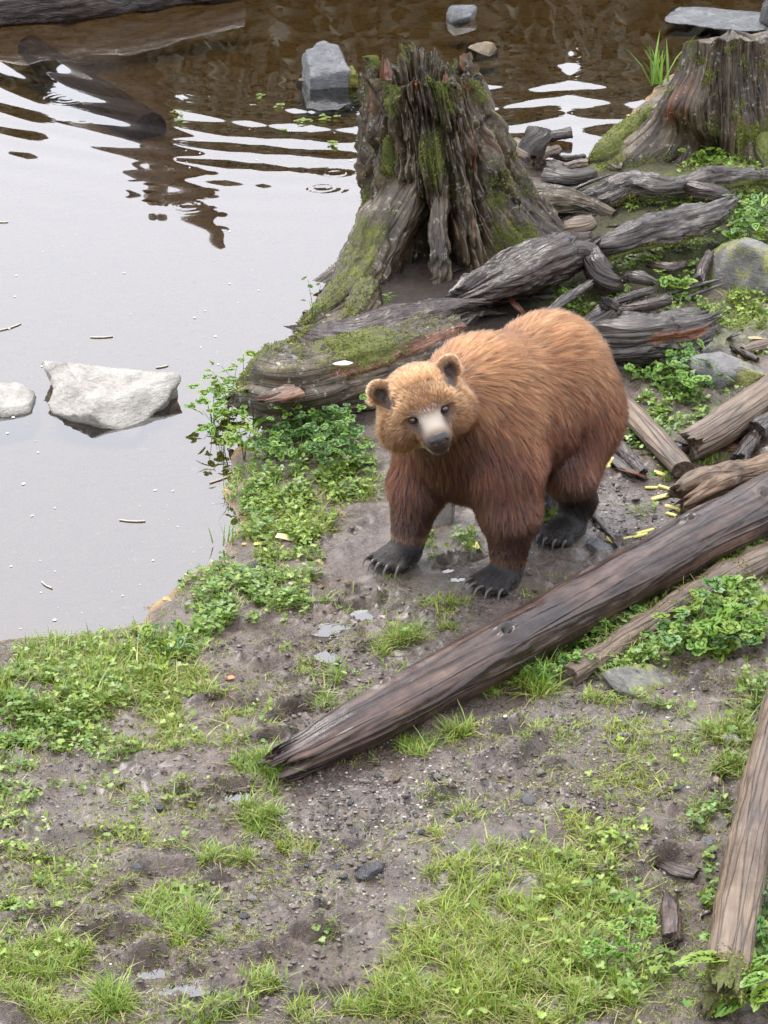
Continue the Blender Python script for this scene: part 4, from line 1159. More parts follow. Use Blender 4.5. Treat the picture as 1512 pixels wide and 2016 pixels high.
def gravel(name, n, zones, rmin, rmax, mats, zfun=None):
    d, f = ico(1)
    V, F, I, C = [], [], [], []
    us, vs = [], []
    for (u0, u1, v0, v1, w) in zones:
        k = int(n * w)
        us.append(rg.uniform(u0, u1, k)); vs.append(rg.uniform(v0, v1, k))
    us = np.concatenate(us); vs = np.concatenate(vs)
    P = np.array([at_z(a, b, 0.12 if zfun is None else zfun) for a, b in zip(us, vs)])
    P[:, 2] = ground_z(P[:, 0], P[:, 1])
    for i, p in enumerate(P):
        r = rmin + (rmax - rmin) * rg.random() ** 2.5
        q = d * (1 + 0.25 * rg.normal(size=(len(d), 1))) * np.array([1, 0.8 + 0.4 * rg.random(), 0.5]) * r
        a = rg.random() * 6.28
        q = q @ np.array([[math.cos(a), math.sin(a), 0], [-math.sin(a), math.cos(a), 0], [0, 0, 1]])
        V.append(q + p); F.append(f + i * len(d))
        c = mats[rg.integers(len(mats))]
        C.append(np.repeat(np.array(c)[None] * (0.7 + 0.6 * rg.random()), len(d), 0))
    me = mesh_np(name, np.concatenate(V), np.concatenate(F), False)
    attr(me, 'tint', np.concatenate(C), 'FLOAT_COLOR')
    m, n_, l_, b_ = mat_new(name)
    l_.new(attr_node(n_, 'tint', 'Color'), b_.inputs['Base Color'])
    b_.inputs['Roughness'].default_value = 0.45
    return obj(name, me, m)
tag(gravel('gravel', 5200, [(560, 900, 1520, 1800, .36), (740, 1200, 1420, 1640, .26), (1150, 1330, 940, 1090, .1), (900, 1060, 1080, 1200, .05), (0, 600, 1450, 2016, .16), (1250, 1512, 1300, 1800, .07)], 0.002, 0.009,
           [(.10, .10, .105), (.16, .15, .14), (.2, .15, .11), (.36, .32, .27), (.05, .05, .052), (.13, .095, .075)]), 'fine grey and brown gravel scattered in the trodden mud', 'gravel', kind='stuff')
tag(gravel('pond_bed_pebbles', 3800, [(330, 780, 60, 360, .35), (900, 1250, 20, 300, .4), (0, 700, 420, 1230, .25)], 0.005, 0.022,
           [(.13, .09, .045), (.20, .15, .07), (.34, .25, .10), (.09, .07, .04), (.30, .27, .20), (.24, .15, .05)], -0.05), 'brown and ochre pebbles and leaf bits on the pond bed', 'gravel', kind='stuff')

tag(gravel('mud_crumbs', 11000, [(0, 760, 1250, 2016, .45), (560, 1250, 1150, 1650, .33), (1150, 1512, 950, 1100, .06), (1150, 1512, 1250, 1900, .16)], 0.003, 0.013,
           [(.05, .034, .027), (.075, .054, .045), (.035, .024, .019), (.10, .077, .066)]), 'dark crumbs of trodden mud scattered over the bank', 'mud', kind='stuff')

# ------------------------------------------------------------------ far bank: wood and a leaning dead tree that the pond mirrors
def far_wood():
    rg = np.random.default_rng(12)
    V, F, C = [], [], []
    base = 0
    ns = 46
    for k in range(190):
        x = rg.uniform(-26, 26); y = rg.uniform(24, 40)
        d = y - 5.0
        target = math.tan(rad(rg.uniform(15.5, 18.3)))
        xr = x / (y + 11.2) * 5439 + 756
        if 1090 < xr < 1190: target = math.tan(rad(13.6))
        if xr < 420: target = math.tan(rad(rg.uniform(14.6, 16.8)))
        gz = float(ground_look(x, y))
        H = max(3.0, d * target - gz)
        R = H * rg.uniform(0.20, 0.32)
        nl = 15
        for q in range(nl):
            z0 = gz + H * (0.08 + 0.92 * q / nl); z1 = gz + H * min(1.0, (0.08 + 0.92 * (q + 2.2) / nl))
            r = R * (1 - q / nl) ** 0.6
            th = np.linspace(0, 2 * math.pi, ns, endpoint=False) + rg.random()
            rr = r * (0.55 + 0.7 * rg.random(ns))
            ring = np.stack([x + rr * np.cos(th), y + rr * np.sin(th), z0 - 0.05 * H * rg.random(ns)], -1)
            V += [ring, np.array([[x, y, z1]])]
            F.append(np.stack([base + np.arange(ns), base + (np.arange(ns) + 1) % ns, np.full(ns, base + ns)], -1))
            g = np.array([0.018, 0.021, 0.010]) * (0.85 + 0.3 * rg.random())
            C.append(np.repeat(g[None], ns + 1, 0))
            base += ns + 1
        for a in range(4):      # trunk
            pass
    me = mesh_np('far_wood', np.concatenate(V), np.concatenate(F), True)
    attr(me, 'tint', np.concatenate(C), 'FLOAT_COLOR')
    m, n, l, b = mat_new('conifer_wood')
    l.new(attr_node(n, 'tint', 'Color'), b.inputs['Base Color'])
    b.inputs['Roughness'].default_value = 0.8
    tag(obj('far_wood', me, m), 'dark conifer wood covering the far bank of the pond', 'wood', kind='stuff')
far_wood()
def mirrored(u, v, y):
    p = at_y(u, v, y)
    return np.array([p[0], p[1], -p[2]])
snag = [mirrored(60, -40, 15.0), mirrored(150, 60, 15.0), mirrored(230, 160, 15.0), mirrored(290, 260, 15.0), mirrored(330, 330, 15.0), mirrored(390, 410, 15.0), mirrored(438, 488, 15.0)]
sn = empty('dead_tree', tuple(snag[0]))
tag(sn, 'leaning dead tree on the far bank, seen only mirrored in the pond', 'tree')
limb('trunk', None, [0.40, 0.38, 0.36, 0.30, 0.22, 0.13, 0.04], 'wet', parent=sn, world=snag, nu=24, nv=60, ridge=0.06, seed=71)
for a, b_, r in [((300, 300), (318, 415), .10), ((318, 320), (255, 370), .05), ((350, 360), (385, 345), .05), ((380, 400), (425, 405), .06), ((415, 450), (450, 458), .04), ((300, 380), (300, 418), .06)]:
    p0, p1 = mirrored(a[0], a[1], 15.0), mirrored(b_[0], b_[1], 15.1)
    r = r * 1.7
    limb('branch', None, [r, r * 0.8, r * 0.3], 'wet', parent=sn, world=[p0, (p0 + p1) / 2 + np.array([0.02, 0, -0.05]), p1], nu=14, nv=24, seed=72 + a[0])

# ------------------------------------------------------------------ plants
rv = np.random.default_rng(21)
def leaf_material(name, gloss=0.38, trans=0.35):
    m = bpy.data.materials.new(name)
    m.use_nodes = True
    n, l = m.node_tree.nodes, m.node_tree.links
    b = n['Principled BSDF']
    c = attr_node(n, 'tint', 'Color')
    tx = texnoise(n, l, N(n, 'ShaderNodeTexCoord').outputs['Object'], 45, 3, 0.6)
    hv = n.new('ShaderNodeHueSaturation')
    l.new(c, hv.inputs['Color'])
    l.new(math_node(n, l, 'ADD', math_node(n, l, 'MULTIPLY', tx, 0.5), 0.75), hv.inputs['Value'])
    l.new(hv.outputs[0], b.inputs['Base Color'])
    b.inputs['Roughness'].default_value = gloss
    t = n.new('ShaderNodeBsdfTranslucent')
    l.new(hv.outputs[0], t.inputs['Color'])
    mx = n.new('ShaderNodeMixShader')
    mx.inputs[0].default_value = trans
    l.new(b.outputs[0], mx.inputs[1]); l.new(t.outputs[0], mx.inputs[2])
    l.new(mx.outputs[0], n['Material Output'].inputs['Surface'])
    return m
LEAF = leaf_material('leaf')
GRASSM = leaf_material('grass_blade', 0.45, 0.3)

def blades(pos, az, length, width, lean, tint, curl=0.5):
    n = len(pos)
    d = np.stack([np.cos(az), np.sin(az), np.zeros(n)], -1)
    s = np.stack([-np.sin(az), np.cos(az), np.zeros(n)], -1)
    up = np.array([0, 0, 1.0])
    def at(t):
        return pos + d * (length * (lean * t + curl * lean * t * t))[:, None] + up * (length * np.maximum(0.05, (1 - 0.45 * lean * t)) * t * np.sqrt(np.maximum(0.04, 1 - 0.5 * lean)))[:, None]
    w = width[:, None] * s
    V = np.stack([pos - w, pos + w, at(0.5) - 0.85 * w, at(0.5) + 0.85 * w, at(1.0)], 1)
    b = np.arange(n)[:, None] * 5
    Q = b + np.array([[0, 1, 3, 2]]); T = b + np.array([[2, 3, 4]])
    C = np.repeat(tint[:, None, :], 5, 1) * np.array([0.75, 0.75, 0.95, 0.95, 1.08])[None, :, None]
    return V.reshape(-1, 3), Q, T, C.reshape(-1, 3)

def lobed(kind):
    """leaf outline fan (tip towards +x), slightly cupped"""
    if kind == 0:       # three-lobed buttercup leaf
        a = np.radians([180, 130, 100, 78, 55, 38, 22, 0, -22, -38, -55, -78, -100, -130])
        r = np.array([0.12, 0.62, 0.95, 0.90, 0.50, 0.72, 0.98, 1.08, 0.98, 0.72, 0.50, 0.90, 0.95, 0.62])
    elif kind == 1:     # rounded notched leaf
        a = np.radians([180, 140, 105, 70, 48, 25, 0, -25, -48, -70, -105, -140])
        r = np.array([0.25, 0.75, 0.85, 0.88, 0.70, 0.92, 0.85, 0.92, 0.70, 0.88, 0.85, 0.75])
    else:               # pointed oval
        a = np.radians([180, 150, 110, 70, 35, 15, 0, -15, -35, -70, -110, -150])
        r = np.array([0.9, 0.72, 0.48, 0.46, 0.62, 0.85, 1.1, 0.85, 0.62, 0.46, 0.48, 0.72])
    x, y = r * np.cos(a), r * np.sin(a)
    z = 0.22 * np.abs(y) - 0.12 * np.maximum(x, 0) ** 2
    V = np.concatenate([[[0, 0, 0.0]], np.stack([x, y, z], -1)])
    k = len(a)
    F = np.array([(0, 1 + i, 1 + (i + 1) % k) for i in range(k)])[:, ::-1]
    return V, F

def leaves(pos, az, size, tilt, tint, kind):
    V0, F0 = lobed(kind)
    n = len(pos)
    roll = rv.normal(0, 0.25, n)
    P = np.repeat(V0[None], n, 0) * size[:, None, None]
    ct, st = np.cos(tilt)[:, None], np.sin(tilt)[:, None]
    x, y, z = P[..., 0], P[..., 1], P[..., 2]
    cr, sr = np.cos(roll)[:, None], np.sin(roll)[:, None]
    y, z = y * cr - z * sr, y * sr + z * cr
    x, z = x * ct - z * st, x * st + z * ct
    ca, sa = np.cos(az)[:, None], np.sin(az)[:, None]
    x, y = x * ca - y * sa, x * sa + y * ca
    V = np.stack([x, y, z], -1) + pos[:, None, :]
    F = (np.arange(n) * len(V0))[:, None, None] + F0[None]
    C = np.repeat(tint[:, None, :], len(V0), 1)
    C[:, 0] *= 1.15
    return V.reshape(-1, 3), F.reshape(-1, 3), C.reshape(-1, 3)

YG = np.array([0.285, 0.335, 0.045]); BG = np.array([0.140, 0.260, 0.036]); DG = np.array([0.065, 0.150, 0.030]); ST = np.array([0.34, 0.29, 0.13]); BL_ = np.array([0.075, 0.165, 0.060])

def on_ground(u, v):
    z = np.full(len(u), 0.1)
    for _ in range(5):
        d = _fw[None] + ((u - 756) / FPX)[:, None] * _rt - ((v - 1008) / FPX)[:, None] * _up
        p = CAM + d * ((z - CAM[2]) / d[:, 2])[:, None]
        z = ground_look(p[:, 0], p[:, 1])
    p[:, 2] = z
    return p

# u, v, ru, rv, tufts of grass, leaves of ground cover, grass length, yellowness
PATCH = [
    (110, 1330, 150, 65, 420, 1300, .075, .45), (40, 1400, 120, 75, 200, 1500, .06, .2), (250, 1300, 110, 45, 280, 500, .075, .5), (330, 1265, 80, 35, 120, 500, .05, .3),
    (200, 1390, 110, 55, 240, 700, .05, .45), (130, 1460, 130, 55, 140, 1000, .05, .25), (30, 1520, 75, 60, 90, 500, .05, .3), (30, 1620, 60, 50, 50, 200, .04, .5), (330, 1350, 90, 40, 260, 200, .05, .6),
    (430, 1420, 110, 45, 260, 60, .05, .7), (300, 1440, 90, 40, 170, 100, .045, .6), (540, 1525, 42, 35, 170, 10, .075, .2), (500, 1500, 40, 20, 70, 10, .06, .3),
    (420, 1160, 60, 25, 40, 330, .05, .3), (500, 1160, 70, 45, 150, 800, .055, .3), (570, 1110, 60, 50, 170, 350, .055, .55), (560, 1190, 50, 30, 80, 200, .05, .4), (430, 1220, 70, 28, 70, 500, .05, .3), (400, 1110, 45, 18, 30, 250, .05, .2),
    (520, 970, 85, 45, 180, 1000, .07, .4), (480, 1020, 50, 38, 60, 600, .06, .3), (600, 1010, 80, 45, 230, 400, .06, .7), (660, 960, 60, 40, 100, 500, .06, .5), (560, 1050, 70, 25, 120, 200, .05, .6), (690, 910, 50, 50, 60, 400, .06, .3), (720, 960, 25, 25, 70, 30, .06, .6), (610, 900, 110, 45, 70, 700, .07, .3),
    (680, 1185, 42, 17, 110, 10, .05, .4), (800, 1258, 32, 26, 90, 10, .06, .5), (760, 1275, 26, 16, 40, 0, .05, .5), (870, 1190, 48, 14, 60, 5, .04, .6), (880, 1230, 26, 14, 40, 0, .045, .5), (840, 1075, 45, 22, 70, 90, .04, .5), (905, 1060, 35, 22, 40, 80, .05, .3), (1080, 1010, 38, 22, 60, 60, .04, .4), (930, 1080, 18, 14, 20, 10, .05, .5),
    (670, 1330, 34, 22, 60, 10, .055, .3), (640, 1385, 30, 20, 45, 0, .055, .3), (600, 1320, 26, 18, 25, 0, .04, .5), (560, 1280, 30, 18, 25, 5, .04, .4), (700, 1360, 40, 22, 40, 0, .05, .5), (790, 1325, 40, 18, 30, 5, .045, .5),
    (510, 1615, 42, 24, 110, 0, .06, .35), (490, 1650, 30, 18, 50, 0, .05, .4), (565, 1668, 50, 16, 80, 0, .045, .7), (480, 1690, 18, 12, 26, 0, .05, .5), (420, 1695, 32, 22, 75, 0, .055, .45), (360, 1750, 45, 22, 45, 60, .045, .5), (320, 1790, 55, 26, 100, 20, .06, .3), (380, 1815, 55, 28, 150, 10, .065, .25), (310, 1840, 50, 22, 80, 20, .05, .4), (430, 1780, 22, 15, 36, 0, .05, .4), (440, 1850, 18, 10, 25, 0, .04, .4), (350, 1860, 30, 15, 40, 0, .05, .4),
    (70, 1880, 95, 42, 330, 60, .055, .4), (40, 1950, 60, 40, 130, 30, .05, .4), (225, 1968, 32, 26, 130, 0, .07, .25), (130, 1990, 60, 22, 90, 10, .05, .5), (30, 1785, 34, 18, 12, 120, .04, .3), (170, 1700, 60, 30, 60, 90, .04, .5), (60, 1700, 60, 40, 60, 120, .04, .5), (120, 1760, 60, 30, 40, 80, .04, .4), (270, 1570, 60, 30, 40, 50, .035, .5), (380, 1560, 60, 30, 50, 60, .035, .5), (170, 1540, 60, 25, 40, 90, .04, .5), (430, 1990, 70, 28, 130, 10, .06, .4), (520, 1930, 40, 20, 60, 0, .05, .5), (600, 1990, 60, 22, 70, 0, .055, .6), (640, 1840, 25, 12, 20, 10, .04, .3), (700, 1990, 40, 20, 50, 0, .06, .5), (240, 1640, 60, 24, 50, 40, .035, .6), (330, 1650, 60, 24, 40, 30, .035, .6),
    (870, 1720, 70, 50, 280, 0, .07, .55), (900, 1820, 120, 70, 650, 20, .075, .55), (1030, 1790, 130, 60, 560, 60, .07, .6), (1000, 1900, 160, 70, 900, 40, .08, .5), (1150, 1830, 120, 70, 520, 150, .08, .5), (880, 1960, 120, 50, 420, 10, .07, .5), (1060, 1985, 140, 40, 480, 60, .08, .5), (1200, 1930, 90, 60, 330, 220, .08, .35), (1180, 1740, 90, 50, 270, 120, .075, .5), (1130, 1640, 80, 40, 140, 60, .06, .7), (1230, 1650, 60, 40, 120, 120, .06, .5), (1280, 1980, 70, 40, 150, 160, .08, .3), (1000, 1700, 90, 40, 220, 10, .055, .6), (850, 1640, 60, 30, 80, 0, .05, .65), (800, 1900, 50, 40, 120, 0, .06, .6), (780, 1960, 45, 40, 110, 0, .06, .5), (1240, 1810, 45, 50, 50, 250, .05, .3), (1090, 1700, 60, 30, 110, 40, .08, .4),
    (1060, 1345, 40, 26, 110, 10, .085, .55), (1150, 1280, 60, 38, 90, 420, .06, .15), (1230, 1310, 60, 28, 70, 260, .05, .3), (1210, 1230, 70, 35, 100, 350, .06, .2), (1320, 1260, 80, 40, 110, 450, .06, .3), (1420, 1250, 80, 40, 90, 450, .06, .3), (1480, 1180, 50, 40, 80, 350, .06, .3), (1400, 1130, 80, 40, 170, 150, .08, .4), (1300, 1200, 70, 30, 160, 100, .06, .75), (1480, 1090, 40, 25, 60, 130, .07, .3), (1340, 1100, 50, 16, 90, 10, .12, .15), (1390, 1070, 40, 14, 60, 10, .12, .2), (1200, 1370, 50, 22, 70, 20, .05, .6), (1300, 1390, 60, 30, 60, 90, .05, .5), (1240, 1440, 90, 40, 150, 20, .045, .75), (1240, 1540, 80, 40, 120, 10, .04, .8), (1330, 1480, 50, 30, 40, 30, .05, .6), (1440, 1440, 50, 30, 140, 40, .07, .5), (1440, 1510, 40, 22, 70, 20, .06, .5), (1490, 1360, 30, 40, 70, 90, .07, .4), (1390, 1600, 50, 30, 40, 90, .05, .4), (1400, 1740, 25, 60, 25, 200, .04, .25), (1310, 1890, 40, 40, 40, 180, .05, .3), (960, 1360, 30, 14, 26, 10, .07, .4), (820, 1470, 36, 18, 70, 0, .06, .35), (900, 1450, 30, 16, 50, 0, .06, .5), (960, 1440, 60, 20, 40, 0, .04, .6), (1080, 1440, 60, 22, 40, 5, .04, .6), (940, 1600, 60, 25, 40, 0, .045, .7), (860, 1560, 40, 16, 20, 0, .04, .6), (1500, 1880, 25, 60, 40, 120, .07, .2),
    (1310, 720, 60, 38, 60, 330, .05, .25), (1350, 760, 60, 40, 50, 350, .05, .25), (1300, 800, 45, 28, 60, 300, .04, .5), (1330, 840, 50, 18, 20, 160, .04, .3), (1260, 720, 40, 30, 50, 150, .05, .2), (1230, 830, 28, 30, 40, 90, .05, .2), (1260, 880, 30, 20, 20, 80, .05, .2), (1300, 930, 30, 16, 40, 40, .05, .4), (1390, 820, 40, 14, 14, 90, .04, .3), (1390, 905, 30, 10, 30, 0, .05, .3), (1450, 620, 80, 28, 160, 260, .05, .6), (1390, 640, 40, 30, 50, 150, .05, .4), (1480, 590, 40, 30, 80, 120, .05, .6), (1330, 590, 60, 28, 50, 260, .05, .3), (1350, 555, 50, 25, 30, 220, .05, .4), (1240, 520, 60, 22, 40, 260, .04, .4), (1130, 600, 40, 30, 30, 240, .04, .4), (1210, 580, 30, 18, 20, 120, .04, .3), (1470, 430, 50, 50, 50, 420, .06, .3), (1440, 480, 40, 40, 30, 260, .06, .3), (1400, 340, 60, 22, 60, 300, .05, .5), (1470, 330, 50, 26, 90, 260, .06, .4), (1420, 310, 45, 26, 60, 220, .06, .3), (1260, 400, 70, 16, 20, 300, .03, .5), (1400, 395, 60, 20, 30, 300, .03, .6), (1320, 480, 70, 18, 20, 260, .03, .5), (1490, 370, 40, 30, 60, 160, .05, .7), (1180, 690, 30, 20, 10, 60, .04, .2), (1480, 700, 30, 20, 16, 30, .04, .4), (1450, 780, 30, 14, 12, 20, .04, .4),
    (1170, 285, 25, 14, 40, 40, .09, .4), (1150, 1010, 22, 20, 20, 20, .04, .4), (1270, 1010, 30, 16, 10, 10, .04, .4), (770, 1130, 20, 10, 6, 0, .04, .3), (560, 820, 60, 20, 20, 200, .06, .2)]

def plant_cover():
    gp, gl, gy_ = [], [], []
    lp, ls, lk, ly = [], [], [], []
    for (u, v, ru, rvv, nt, nl, L, yel) in PATCH:
        if u < 400 and v > 1230:
            nt, nl, yel, L = int(nt * 1.5), int(nl * 0.42), yel + 0.12, L * 0.85
        if u > 780 and v > 1600:
            nt, nl, L, yel = int(nt * 0.55), int(nl * 0.7), L * 0.85, yel + 0.15
        for n, kind in ((nt, 0), (nl, 1)):
            if not n:
                continue
            r = np.sqrt(rv.random(n)) ** 1.15 * 1.12
            a = rv.random(n) * 6.283
            uu, vv = u + ru * r * np.cos(a), v + rvv * r * np.sin(a)
            P = on_ground(uu, vv)
            keep = (n2(P[:, 0], P[:, 1], 7.0, 4.4, 2) > -0.12 - 0.22 * (r < 0.5)) & (P[:, 2] > 0.012)
            P = P[keep]
            if kind == 0:
                gp.append(P); gl.append(np.full(len(P), L)); gy_.append(np.full(len(P), yel))
            else:
                lp.append(P); ls.append(np.full(len(P), L)); ly.append(np.full(len(P), yel))
    # thin short growth all over the mud
    n = 15000
    uu, vv = rv.uniform(-20, 1530, n), rv.uniform(1130, 2030, n)
    P = on_ground(uu, vv)
    keep = (P[:, 2] > 0.03) & (n2(P[:, 0], P[:, 1], 2.4, 6.6, 3) > 0.20 * rv.normal(size=len(P)))
    P = P[keep]
    # not under the logs' wet shade or on the trodden middle
    gp.append(P); gl.append(np.full(len(P), 0.021)); gy_.append(np.full(len(P), 0.75))
    gp = np.concatenate(gp); gl = np.concatenate(gl); gy_ = np.concatenate(gy_)
    nb = rv.integers(5, 11, len(gp))
    idx = np.repeat(np.arange(len(gp)), nb)
    n = len(idx)
    pos = gp[idx] + np.concatenate([rv.normal(0, 0.010, (n, 2)), np.zeros((n, 1))], 1)
    pos[:, 2] = ground_look(pos[:, 0], pos[:, 1]) - 0.004
    L = gl[idx] * 0.78 * np.exp(rv.normal(-0.1, 0.38, n))
    yel = gy_[idx]
    mixr = np.clip(yel + rv.normal(0, 0.28, n), 0, 1)[:, None]
    tint = BG * (1 - mixr) + YG * mixr
    straw = rv.random(n) < (0.07 + 0.16 * yel)
    tint[straw] = ST * (0.8 + 0.4 * rv.random((straw.sum(), 1)))
    tint = tint * (0.7 + 0.55 * rv.random((n, 1)))
    lean = np.clip(rv.normal(0.55, 0.30, n), 0.05, 1.25)
    lean[straw] += 0.4
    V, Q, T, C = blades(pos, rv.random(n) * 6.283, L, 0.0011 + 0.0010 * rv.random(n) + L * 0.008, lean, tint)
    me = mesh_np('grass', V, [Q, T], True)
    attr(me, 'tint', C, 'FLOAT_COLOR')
    tag(obj('grass', me, GRASSM), 'short yellow-green grass growing in patches over the muddy bank', 'grass', kind='stuff')
    lp = np.concatenate(lp); ls = np.concatenate(ls); ly = np.concatenate(ly)
    kinds = rv.integers(0, 3, len(lp))
    VV, FF, CC, base = [], [], [], 0
    for k in range(3):
        P = lp[kinds == k]; n = len(P)
        size = (0.010 + 0.010 * rv.random(n) ** 1.5) * (0.8 + ls[kinds == k] * 5) * (0.85 if k == 2 else 1)
        P = P + np.stack([np.zeros(n), np.zeros(n), 0.004 + rv.random(n) ** 1.3 * ls[kinds == k] * 0.8], -1)
        mixr = np.clip(ly[kinds == k] + rv.normal(0, 0.3, n), 0, 1)[:, None]
        tint = (DG * 0.25 + BG * 0.55 + BL_ * 0.2) * (1 - mixr) + (0.65 * YG + 0.35 * BG) * mixr
        tint = tint * (0.65 + 0.65 * rv.random((n, 1)))
        V, F, C = leaves(P, rv.random(n) * 6.283, size, rv.normal(-0.1, 0.35, n), tint, k)
        VV.append(V); FF.append(F + base); CC.append(C); base += len(V)
    me = mesh_np('ground_cover', np.concatenate(VV), np.concatenate(FF), True)
    attr(me, 'tint', np.concatenate(CC), 'FLOAT_COLOR')
    tag(obj('ground_cover', me, LEAF), 'low green creeping leaves carpeting the bank and mossy mound', 'ground cover', kind='stuff')
plant_cover()

# single plants with their own stems and leaves
def leaf_data(kind, tint):
    V, F = lobed(kind)
    out = V[1:]
    k = len(out)
    fine = []
    for i in range(k):                       # toothed margin
        a, b = out[i], out[(i + 1) % k]
        for q in range(3):
            p = a + (b - a) * q / 3
            fine.append(p * (1.0 + (0.07 if q == 1 else -0.05 if q == 2 else 0.0)))
    fine = np.array(fine)
    inner = fine * 0.55
    inner[:, 2] = 0.10 * np.abs(inner[:, 1]) + 0.03 * np.cos(np.arange(len(fine)) * 2.1)
    m = len(fine)
    V = np.concatenate([[[0, 0, 0]], inner, fine])
    F = [np.array([(0, 1 + (i + 1) % m, 1 + i) for i in range(m)])]
    Q = np.array([(1 + i, 1 + (i + 1) % m, 1 + m + (i + 1) % m, 1 + m + i) for i in range(m)])[:, ::-1]
    F = [Q, F[0]]
    V2 = V.copy()
    me = mesh_np('leaf', V2, F, True)
    attr(me, 'tint', np.repeat(np.array(tint)[None], len(V), 0), 'FLOAT_COLOR')
    me.materials.append(LEAF)
    return me
LEAFS = {(k, c): leaf_data(k, t) for k in range(3) for c, t in (('bright', BG * 1.2), ('lime', 0.6 * BG * 1.2 + 0.4 * YG), ('blue', 0.5 * BG + 0.5 * BL_ * 1.2), ('dark', DG * 1.25))}

def plant(name, u, v, label, height=0.14, spread=0.10, n=9, size=0.035, kinds=(0, 1), tints=('bright', 'lime'), group=None, nstem=3):
    p = ground_hit(u, v, 0)
    root = empty(name, p, 0)
    tag(root, label, 'plant', group)
    V, F, base = [], [], 0
    tips = []
    for s in range(nstem):
        a = rv.random() * 6.283
        h = height * (0.6 + 0.5 * rv.random())
        tip = np.array([math.cos(a) * spread * (0.3 + 0.7 * rv.random()), math.sin(a) * spread * (0.3 + 0.7 * rv.random()), h])
        mid = tip * np.array([0.35, 0.35, 0.6])
        tips.append((mid, tip))
        C = catmull([np.array([0, 0, -0.01]), mid, tip], 7)
        for i, c in enumerate(C):
            r = 0.0028 * (1 - 0.5 * i / 6)
            V += [c + r * np.array([math.cos(q * 2.094), math.sin(q * 2.094), 0]) for q in range(3)]
        for i in range(6):
            for q in range(3):
                F.append((base + i * 3 + q, base + i * 3 + (q + 1) % 3, base + i * 3 + 3 + (q + 1) % 3, base + i * 3 + 3 + q))
        base += 21
    me = mesh_np('stem', np.array(V), np.array(F))
    attr(me, 'tint', np.repeat((BG * 0.9)[None], len(V), 0), 'FLOAT_COLOR')
    obj('stem', me, LEAF, root)
    n = int(n * 1.6)
    for k in range(n):
        mid, tip = tips[k % nstem]
        t = 1.0 if k < nstem else 0.35 + 0.6 * rv.random()
        c = mid * (2 * t * (1 - t)) + tip * t * t + np.array([0, 0, 0.0])
        a = rv.random() * 6.283
        sz = size * (0.45 + 0.55 * rv.random())
        c = c + np.array([math.cos(a), math.sin(a), 0.1]) * (sz * 0.8 + 0.25 * spread * rv.random())
        o = bpy.data.objects.new('leaf', LEAFS[(kinds[rv.integers(len(kinds))], tints[rv.integers(len(tints))])])
        COL.objects.link(o)
        o.parent = root
        o.location = tuple(float(q) for q in c)
        o.scale = (sz, sz, sz)
        o.rotation_euler = (rv.normal(0, 0.25), rv.normal(-0.05, 0.35), a)
    return root

GP = 'leafy shoots at the water edge below the broken log'
for u, v in [(420, 830), (455, 800), (480, 775), (500, 840), (440, 870), (480, 880)]:
    plant('leafy_shoot', u, v + 25, 'bright leafy shoot at the water edge below the broken end of the rotten log', 0.26, 0.16, 13, 0.05, (0, 2), ('bright', 'lime'), GP, 4)
GP = 'dark lobed plants under the rotten log'
for u, v in [(560, 880), (600, 870), (640, 880), (680, 880), (590, 910), (650, 915), (700, 900), (620, 850), (545, 905), (668, 850)]:
    plant('lobed_plant', u, v, 'bluish green lobed plant growing under the rotten log beside the bear', 0.16, 0.14, 13, 0.042, (0, 1), ('blue', 'bright', 'dark'), GP, 4)
GP = 'leafy plants beside the lichened boulder'
for u, v in [(1450, 445), (1490, 430), (1505, 470), (1470, 470), (1430, 490)]:
    plant('leafy_plant', u, v + 15, 'broad-leaved plant growing above the lichened boulder', 0.18, 0.14, 11, 0.058, (2, 0), ('bright', 'lime', 'blue'), GP, 4)
GP = 'lobed plants behind the bear'
for u, v in [(1310, 700), (1340, 715), (1365, 735), (1330, 755), (1290, 745), (1375, 770)]:
    plant('lobed_plant', u, v + 12, 'green lobed plant in the patch between the split driftwood and stripped pole', 0.13, 0.12, 10, 0.046, (0, 1), ('bright', 'blue'), GP, 4)
GP = 'pale plants beside the straw pole'
for u, v in [(1340, 1250), (1385, 1235), (1420, 1215), (1460, 1240), (1370, 1275), (1430, 1280)]:
    plant('pale_plant', u, v + 12, 'pale broad-leaved plant growing below the straw-covered pole', 0.12, 0.13, 9, 0.062, (1, 0), ('lime', 'bright', 'blue'), GP, 4)
GP = 'parsley-like plants along the peeled log'
for u, v in [(1120, 1300), (1165, 1275), (1190, 1240), (1140, 1255), (1085, 1325), (1225, 1215)]:
    plant('lobed_plant', u, v + 8, 'small green lobed plant along the shaded side of the peeled log', 0.08, 0.10, 9, 0.034, (0,), ('bright', 'dark'), GP, 3)
plant('dock_plant', 1490, 1975, 'large dock plant with long pale leaves at the foot of the weathered log', 0.14, 0.13, 9, 0.11, (2,), ('bright', 'lime'), None, 5)
plant('dock_plant', 1470, 1890, 'leafy plant beside the lower side of the weathered log', 0.12, 0.10, 8, 0.05, (0, 1), ('bright', 'dark'), None, 3)
plant('dock_plant', 1505, 1790, 'dark leafy plant half hidden behind the weathered log', 0.12, 0.10, 8, 0.05, (0, 1), ('dark', 'blue'), None, 3)
plant('waterside_plant', 365, 1285, 'pale oval-leaved plant with a yellowing leaf on the shore', 0.09, 0.09, 8, 0.042, (2, 1), ('lime', 'blue'), None, 3)
plant('waterside_plant', 300, 1275, 'pale greyish plant among shore grass', 0.08, 0.09, 8, 0.036, (1, 2), ('blue', 'lime'), None, 3)
plant('seedling', 15, 1790, 'bright lime seedling on bare mud', 0.05, 0.05, 7, 0.03, (2,), ('lime',), None, 3)
plant('lobed_plant', 1185, 1905, 'lobed green plant in the thick grass below the stone path', 0.09, 0.10, 10, 0.036, (0,), ('bright',), None, 3)
